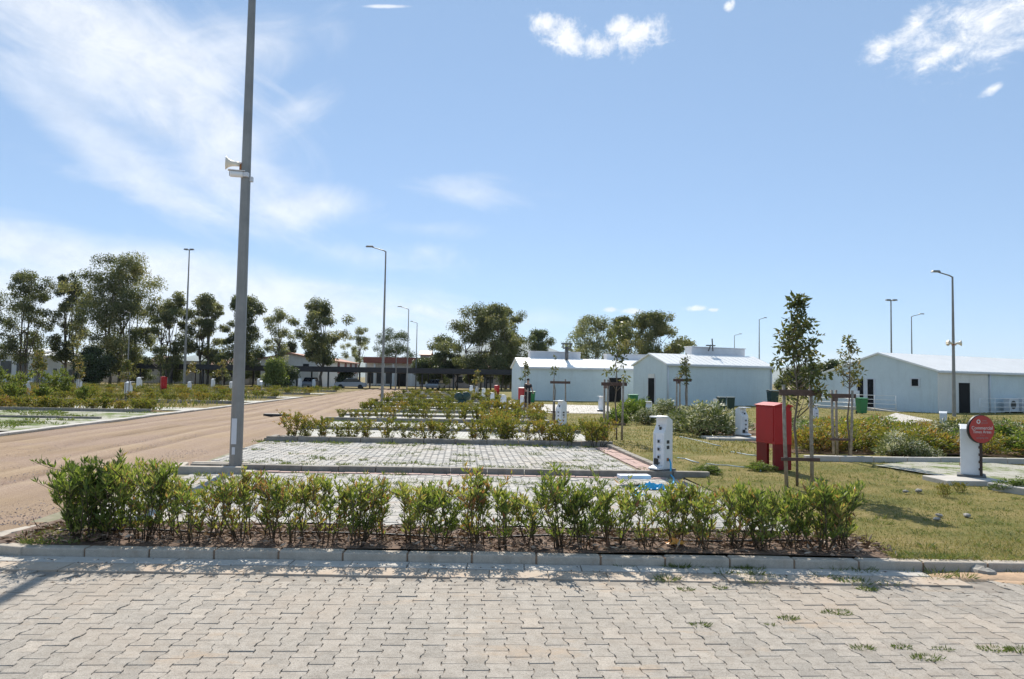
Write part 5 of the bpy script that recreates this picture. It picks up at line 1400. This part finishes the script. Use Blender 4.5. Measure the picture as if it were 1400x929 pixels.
# ------------------------------------------------------------------ person
def skinmesh(name, verts, edges, radii, root, mat, parent):
    me = bpy.data.meshes.new(name); me.from_pydata(verts, edges, []); me.materials.append(mat)
    o = bpy.data.objects.new(name, me); col.objects.link(o); o.parent = parent
    s = o.modifiers.new('skin', 'SKIN'); s.use_smooth_shade = True
    for i, r in enumerate(radii):
        me.skin_vertices[0].data[i].radius = r if hasattr(r, '__len__') else (r, r)
    me.skin_vertices[0].data[root].use_root = True
    sb = o.modifiers.new('smooth', 'SUBSURF'); sb.levels = 1; sb.render_levels = 2
    return o
pp2 = G(721.5,557)
hm = 1.62
pr = thing('person', 'dark haired person in black clothes standing by the first blue house', 'person', (pp2.x, pp2.y, .09), R(25))
bv = [(0,0,.86),(0,0,1.0),(0,.0,1.16),(0,.02,1.3),(0,.02,1.38),(0,.0,1.47),(0,-.02,1.56),          # spine to head
      (-.17,.02,1.28),(-.22,.0,1.04),(-.14,-.16,.92),(-.1,-.22,.92),                               # left arm bent forward
      (.17,.02,1.28),(.24,-.02,1.04),(.27,-.1,.84),(.27,-.13,.76),                                 # right arm reaching down
      (-.09,0,.8),(-.1,-.01,.45),(-.1,.02,.08),(-.1,-.12,.03),(.09,0,.8),(.1,-.02,.45),(.11,.02,.08),(.12,-.12,.03)]
be = [(0,1),(1,2),(2,3),(3,4),(4,5),(5,6),(3,7),(7,8),(8,9),(9,10),(3,11),(11,12),(12,13),(13,14),(0,15),(15,16),(16,17),(17,18),(0,19),(19,20),(20,21),(21,22)]
br_ = [(.13,.1),(.12,.09),(.15,.1),(.14,.09),(.05,.05),(.075,.085),(.07,.08),.05,.04,.033,.03,.05,.04,.033,.03,.085,.055,.04,.035,.085,.055,.04,.035]
skinmesh('body', bv, be, br_, 0, M['skin'], pr)
sv = [bv[i] for i in (0,1,2,3)] + [bv[7],(-.205,.01,1.1),bv[11],(.22,.0,1.12)]
skinmesh('shirt', sv, [(0,1),(1,2),(2,3),(3,4),(4,5),(3,6),(6,7)], [(.155,.125),(.145,.115),(.172,.125),(.155,.11),.066,.06,.066,.06], 0, M['cloth_black'], pr)
tv = [bv[0], bv[15], bv[16], bv[17], bv[19], bv[20], bv[21]]
skinmesh('trousers', tv, [(0,1),(1,2),(2,3),(0,4),(4,5),(5,6)], [(.15,.12),.105,.08,.065,.105,.08,.065], 0, M['cloth_black'], pr)
m = MB()
V=[]; F_=[]
for a in range(8):
    for b in range(12):
        th = PI*.62*a/7; ph = 2*PI*b/12; V.append((.088*math.sin(th)*math.cos(ph), .015+.1*math.sin(th)*math.sin(ph), 1.55+.1*math.cos(th)))
for a in range(7):
    for b in range(12): F_.append((a*12+b, a*12+(b+1) % 12, (a+1)*12+(b+1) % 12, (a+1)*12+b))
m.raw(V, F_, 0, .5, True); obj('hair', m, M['hair'], pr)
m = MB()
for sx in (-.12,.12): m.box((sx*.9,-.07,.04), (.09,.26,.08))
obj('shoes', m, M['black'], pr, bevel=.02)
for sx in (-.035,.035):
    m = MB(); m.tube([(sx,-.108,1.535),(sx,-.118,1.535)], .012, 8); obj('eye', m, M['black'], pr)
m = MB(); m.prism([(-.1,1.53),(-.135,1.49),(-.1,1.48)], lambda y, z, k: ((k-.5)*.03, y, z)); obj('nose', m, M['skin'], pr)

# ------------------------------------------------------------------ air between camera and mountains
m = MB(); m.box((0, 4300, 245), (24800, 11000, 494))
hz_, ht, hb = nt('haze'); ht.nodes.remove(hb)
pv = ht.nodes.new('ShaderNodeVolumePrincipled'); pv.inputs['Density'].default_value = 6e-5; pv.inputs['Color'].default_value = (.80,.9,1,1); pv.inputs['Anisotropy'].default_value = .2
ht.links.new(pv.outputs[0], ht.nodes['Material Output'].inputs['Volume'])
HAZE = True
if HAZE:
    tag(obj('haze', m, hz_), kind='stuff')

# ------------------------------------------------------------------ sky, sun
SUN_EL = R(42); SUN_AZ = R(-7)          # azimuth measured from +Y towards +X
w = bpy.data.worlds.new('World'); scene.world = w; w.use_nodes = True
t = w.node_tree; bg = t.nodes['Background']
sk = t.nodes.new('ShaderNodeTexSky'); sk.sky_type = 'NISHITA'; sk.sun_disc = False
sk.sun_elevation = SUN_EL; sk.sun_rotation = SUN_AZ; sk.altitude = 20; sk.air_density = .72; sk.dust_density = 0.0; sk.ozone_density = 4.0
tc = t.nodes.new('ShaderNodeTexCoord'); dvec = tc.outputs['Generated']
def vdot(v, c):
    n = t.nodes.new('ShaderNodeVectorMath'); n.operation = 'DOT_PRODUCT'; t.links.new(v, n.inputs[0]); n.inputs[1].default_value = c; return n.outputs['Value']
def frame(px, py, ang):
    c = ray(px, py); r = c.cross(Vector((0,0,1))).normalized(); u = r.cross(c)
    a = R(ang); return c, r*math.cos(a)+u*math.sin(a), u*math.cos(a)-r*math.sin(a)
def smooth(x, a, b):
    n = t.nodes.new('ShaderNodeMapRange'); n.interpolation_type = 'SMOOTHSTEP'; n.inputs['From Min'].default_value = a; n.inputs['From Max'].default_value = b
    t.links.new(x, n.inputs['Value']); return n.outputs['Result']
def blob(px, py, rx, ry, ang, nz, amp, lo, hi):
    """an ellipse on the sky whose edge is broken by noise"""
    c, r, u = frame(px, py, ang)
    a = math_(t, 'DIVIDE', vdot(dvec, r), rx/F); b = math_(t, 'DIVIDE', vdot(dvec, u), ry/F)
    e = math_(t, 'SUBTRACT', 1.0, math_(t, 'SQRT', math_(t, 'ADD', math_(t, 'MULTIPLY', a, a), math_(t, 'MULTIPLY', b, b))))
    f = math_(t, 'ADD', e, math_(t, 'MULTIPLY', math_(t, 'SUBTRACT', nz, .5), amp))
    return math_(t, 'MULTIPLY', smooth(f, lo, hi), math_(t, 'GREATER_THAN', vdot(dvec, c), 0))
puff = noise(t, dvec, 46, 12, .68, .25)
puff2 = noise(t, mapping(t, dvec, (1,1,1.6), (0,R(-24),0)), 26, 12, .7, .35)
cum = None
for a in ((775,52,40,24,-8),(806,60,52,18,0),(868,50,46,26,0),(745,32,26,15,-20),(850,38,30,16,10),(1300,60,60,26,22),(1350,36,105,48,14),(1410,10,130,52,10),(1245,40,36,15,42),(1202,68,26,15,24),(1275,72,20,10,20),(1312,92,14,6,20),(1262,94,10,4,20),(1358,122,15,6,20),(996,8,8,7,0)):
    m_ = blob(*a, puff if a[0] < 1000 else puff2, 2.6 if a[0] < 1000 else 3.0, -.05, .95 if a[0] < 1000 else 1.3)
    cum = m_ if cum is None else math_(t, 'MAXIMUM', cum, m_)
for a in ((835,424,15,5,0),(866,426,20,5,0),(951,422,17,5,0),(975,424,9,3,0)):
    cum = math_(t, 'MAXIMUM', cum, math_(t, 'MULTIPLY', blob(*a, puff, 2.0, 0, .7), .75))
cum = math_(t, 'MAXIMUM', cum, math_(t, 'MULTIPLY', blob(528,9,34,3,5, puff, .8, 0, .7), .7))
# veils of cirrus, drawn out along the wind
def streak(ang, sx, sy, scale, rough, dist):
    c, r, u = frame(250, 150, ang)
    mp = t.nodes.new('ShaderNodeCombineXYZ')
    t.links.new(math_(t, 'MULTIPLY', vdot(dvec, r), sx), mp.inputs[0]); t.links.new(math_(t, 'MULTIPLY', vdot(dvec, u), sy), mp.inputs[1])
    return noise(t, mp.outputs[0], scale, 12, rough, dist)
va = streak(-30, 2.2, 5.2, 2.0, .58, .9); vb = streak(-4, 2.2, 6.5, 2.0, .58, .8); vc = streak(25, 2.4, 5.0, 2.4, .6, 1.0)
soft = noise(t, dvec, 3.2, 6, .6, .4)
va = math_(t, 'ADD', math_(t, 'MULTIPLY', va, .7), math_(t, 'MULTIPLY', soft, .3))
vc = math_(t, 'ADD', math_(t, 'MULTIPLY', vc, .65), math_(t, 'MULTIPLY', soft, .35))
cir = None
for a, nz, amp, lo, hi, k in (((60,10,330,90,-14),va,2.6,-.05,1.0,.72),((230,110,260,95,-32),va,2.6,-.1,1.0,.8),((330,70,150,60,15),vc,2.6,.0,1.0,.7),((130,190,210,44,-36),va,2.4,.05,1.0,.6),
        ((330,225,150,62,-42),va,2.6,.0,1.0,.75),((440,280,120,40,8),vc,2.6,.0,.95,.8),((410,150,80,44,18),vc,3.4,.05,1.4,.65),((230,275,190,24,-12),vb,2.4,.05,1.0,.62),
        ((120,355,430,46,-8),vb,1.7,-.2,.8,.82),((60,420,420,60,-3),vb,1.4,-.3,.7,.85),((510,352,130,32,-3),vb,3.2,-.05,1.2,.75),((630,264,110,20,-3),vb,3.4,.0,1.4,.5),((580,312,90,16,0),vb,3.2,.0,1.3,.35),
        ((330,420,330,56,0),vb,1.6,-.2,.8,.7),((720,436,110,24,0),vb,1.8,.1,1.1,.4),((560,470,190,40,0),vc,2.2,-.1,.8,.6),((1130,490,120,14,0),vb,2.0,0,1.0,.35)):
    m_ = math_(t, 'MULTIPLY', blob(*a, nz, amp, lo, hi), k)
    cir = m_ if cir is None else math_(t, 'SUBTRACT', math_(t, 'ADD', cir, m_), math_(t, 'MULTIPLY', cir, m_))
mask = math_(t, 'MAXIMUM', math_(t, 'MULTIPLY', cir, .8), cum)
CLOUD = 8.2
thin = mixc(t, .5, sk.outputs['Color'], (3.15, 4.6, 6.4))        # thin even high haze
shade = ramp(t, puff2, [(.35,(CLOUD*.8,CLOUD*.84,CLOUD*.9)),(.6,(CLOUD,CLOUD*1.01,CLOUD*1.03))])
cc = mixc(t, mask, thin, shade)
t.links.new(cc, bg.inputs['Color']); bg.inputs['Strength'].default_value = .10

sl = bpy.data.lights.new('sun', 'SUN'); sl.energy = 4.8; sl.angle = R(.53); sl.color = (1, .94, .84)
so = bpy.data.objects.new('sun', sl); col.objects.link(so)
sd = Vector((math.sin(SUN_AZ)*math.cos(SUN_EL), math.cos(SUN_AZ)*math.cos(SUN_EL), math.sin(SUN_EL)))
so.rotation_euler = sd.to_track_quat('Z', 'Y').to_euler()

scene.view_settings.view_transform = 'Standard'; scene.view_settings.look = 'None'
scene.view_settings.exposure = 0.45; scene.view_settings.gamma = 1.0; scene.view_settings.use_curve_mapping = False
scene.render.engine = 'CYCLES'
scene.cycles.max_bounces = 6; scene.cycles.diffuse_bounces = 3; scene.cycles.glossy_bounces = 2; scene.cycles.transmission_bounces = 4; scene.cycles.volume_bounces = 0; scene.cycles.transparent_max_bounces = 4
scene.cycles.use_denoising = True
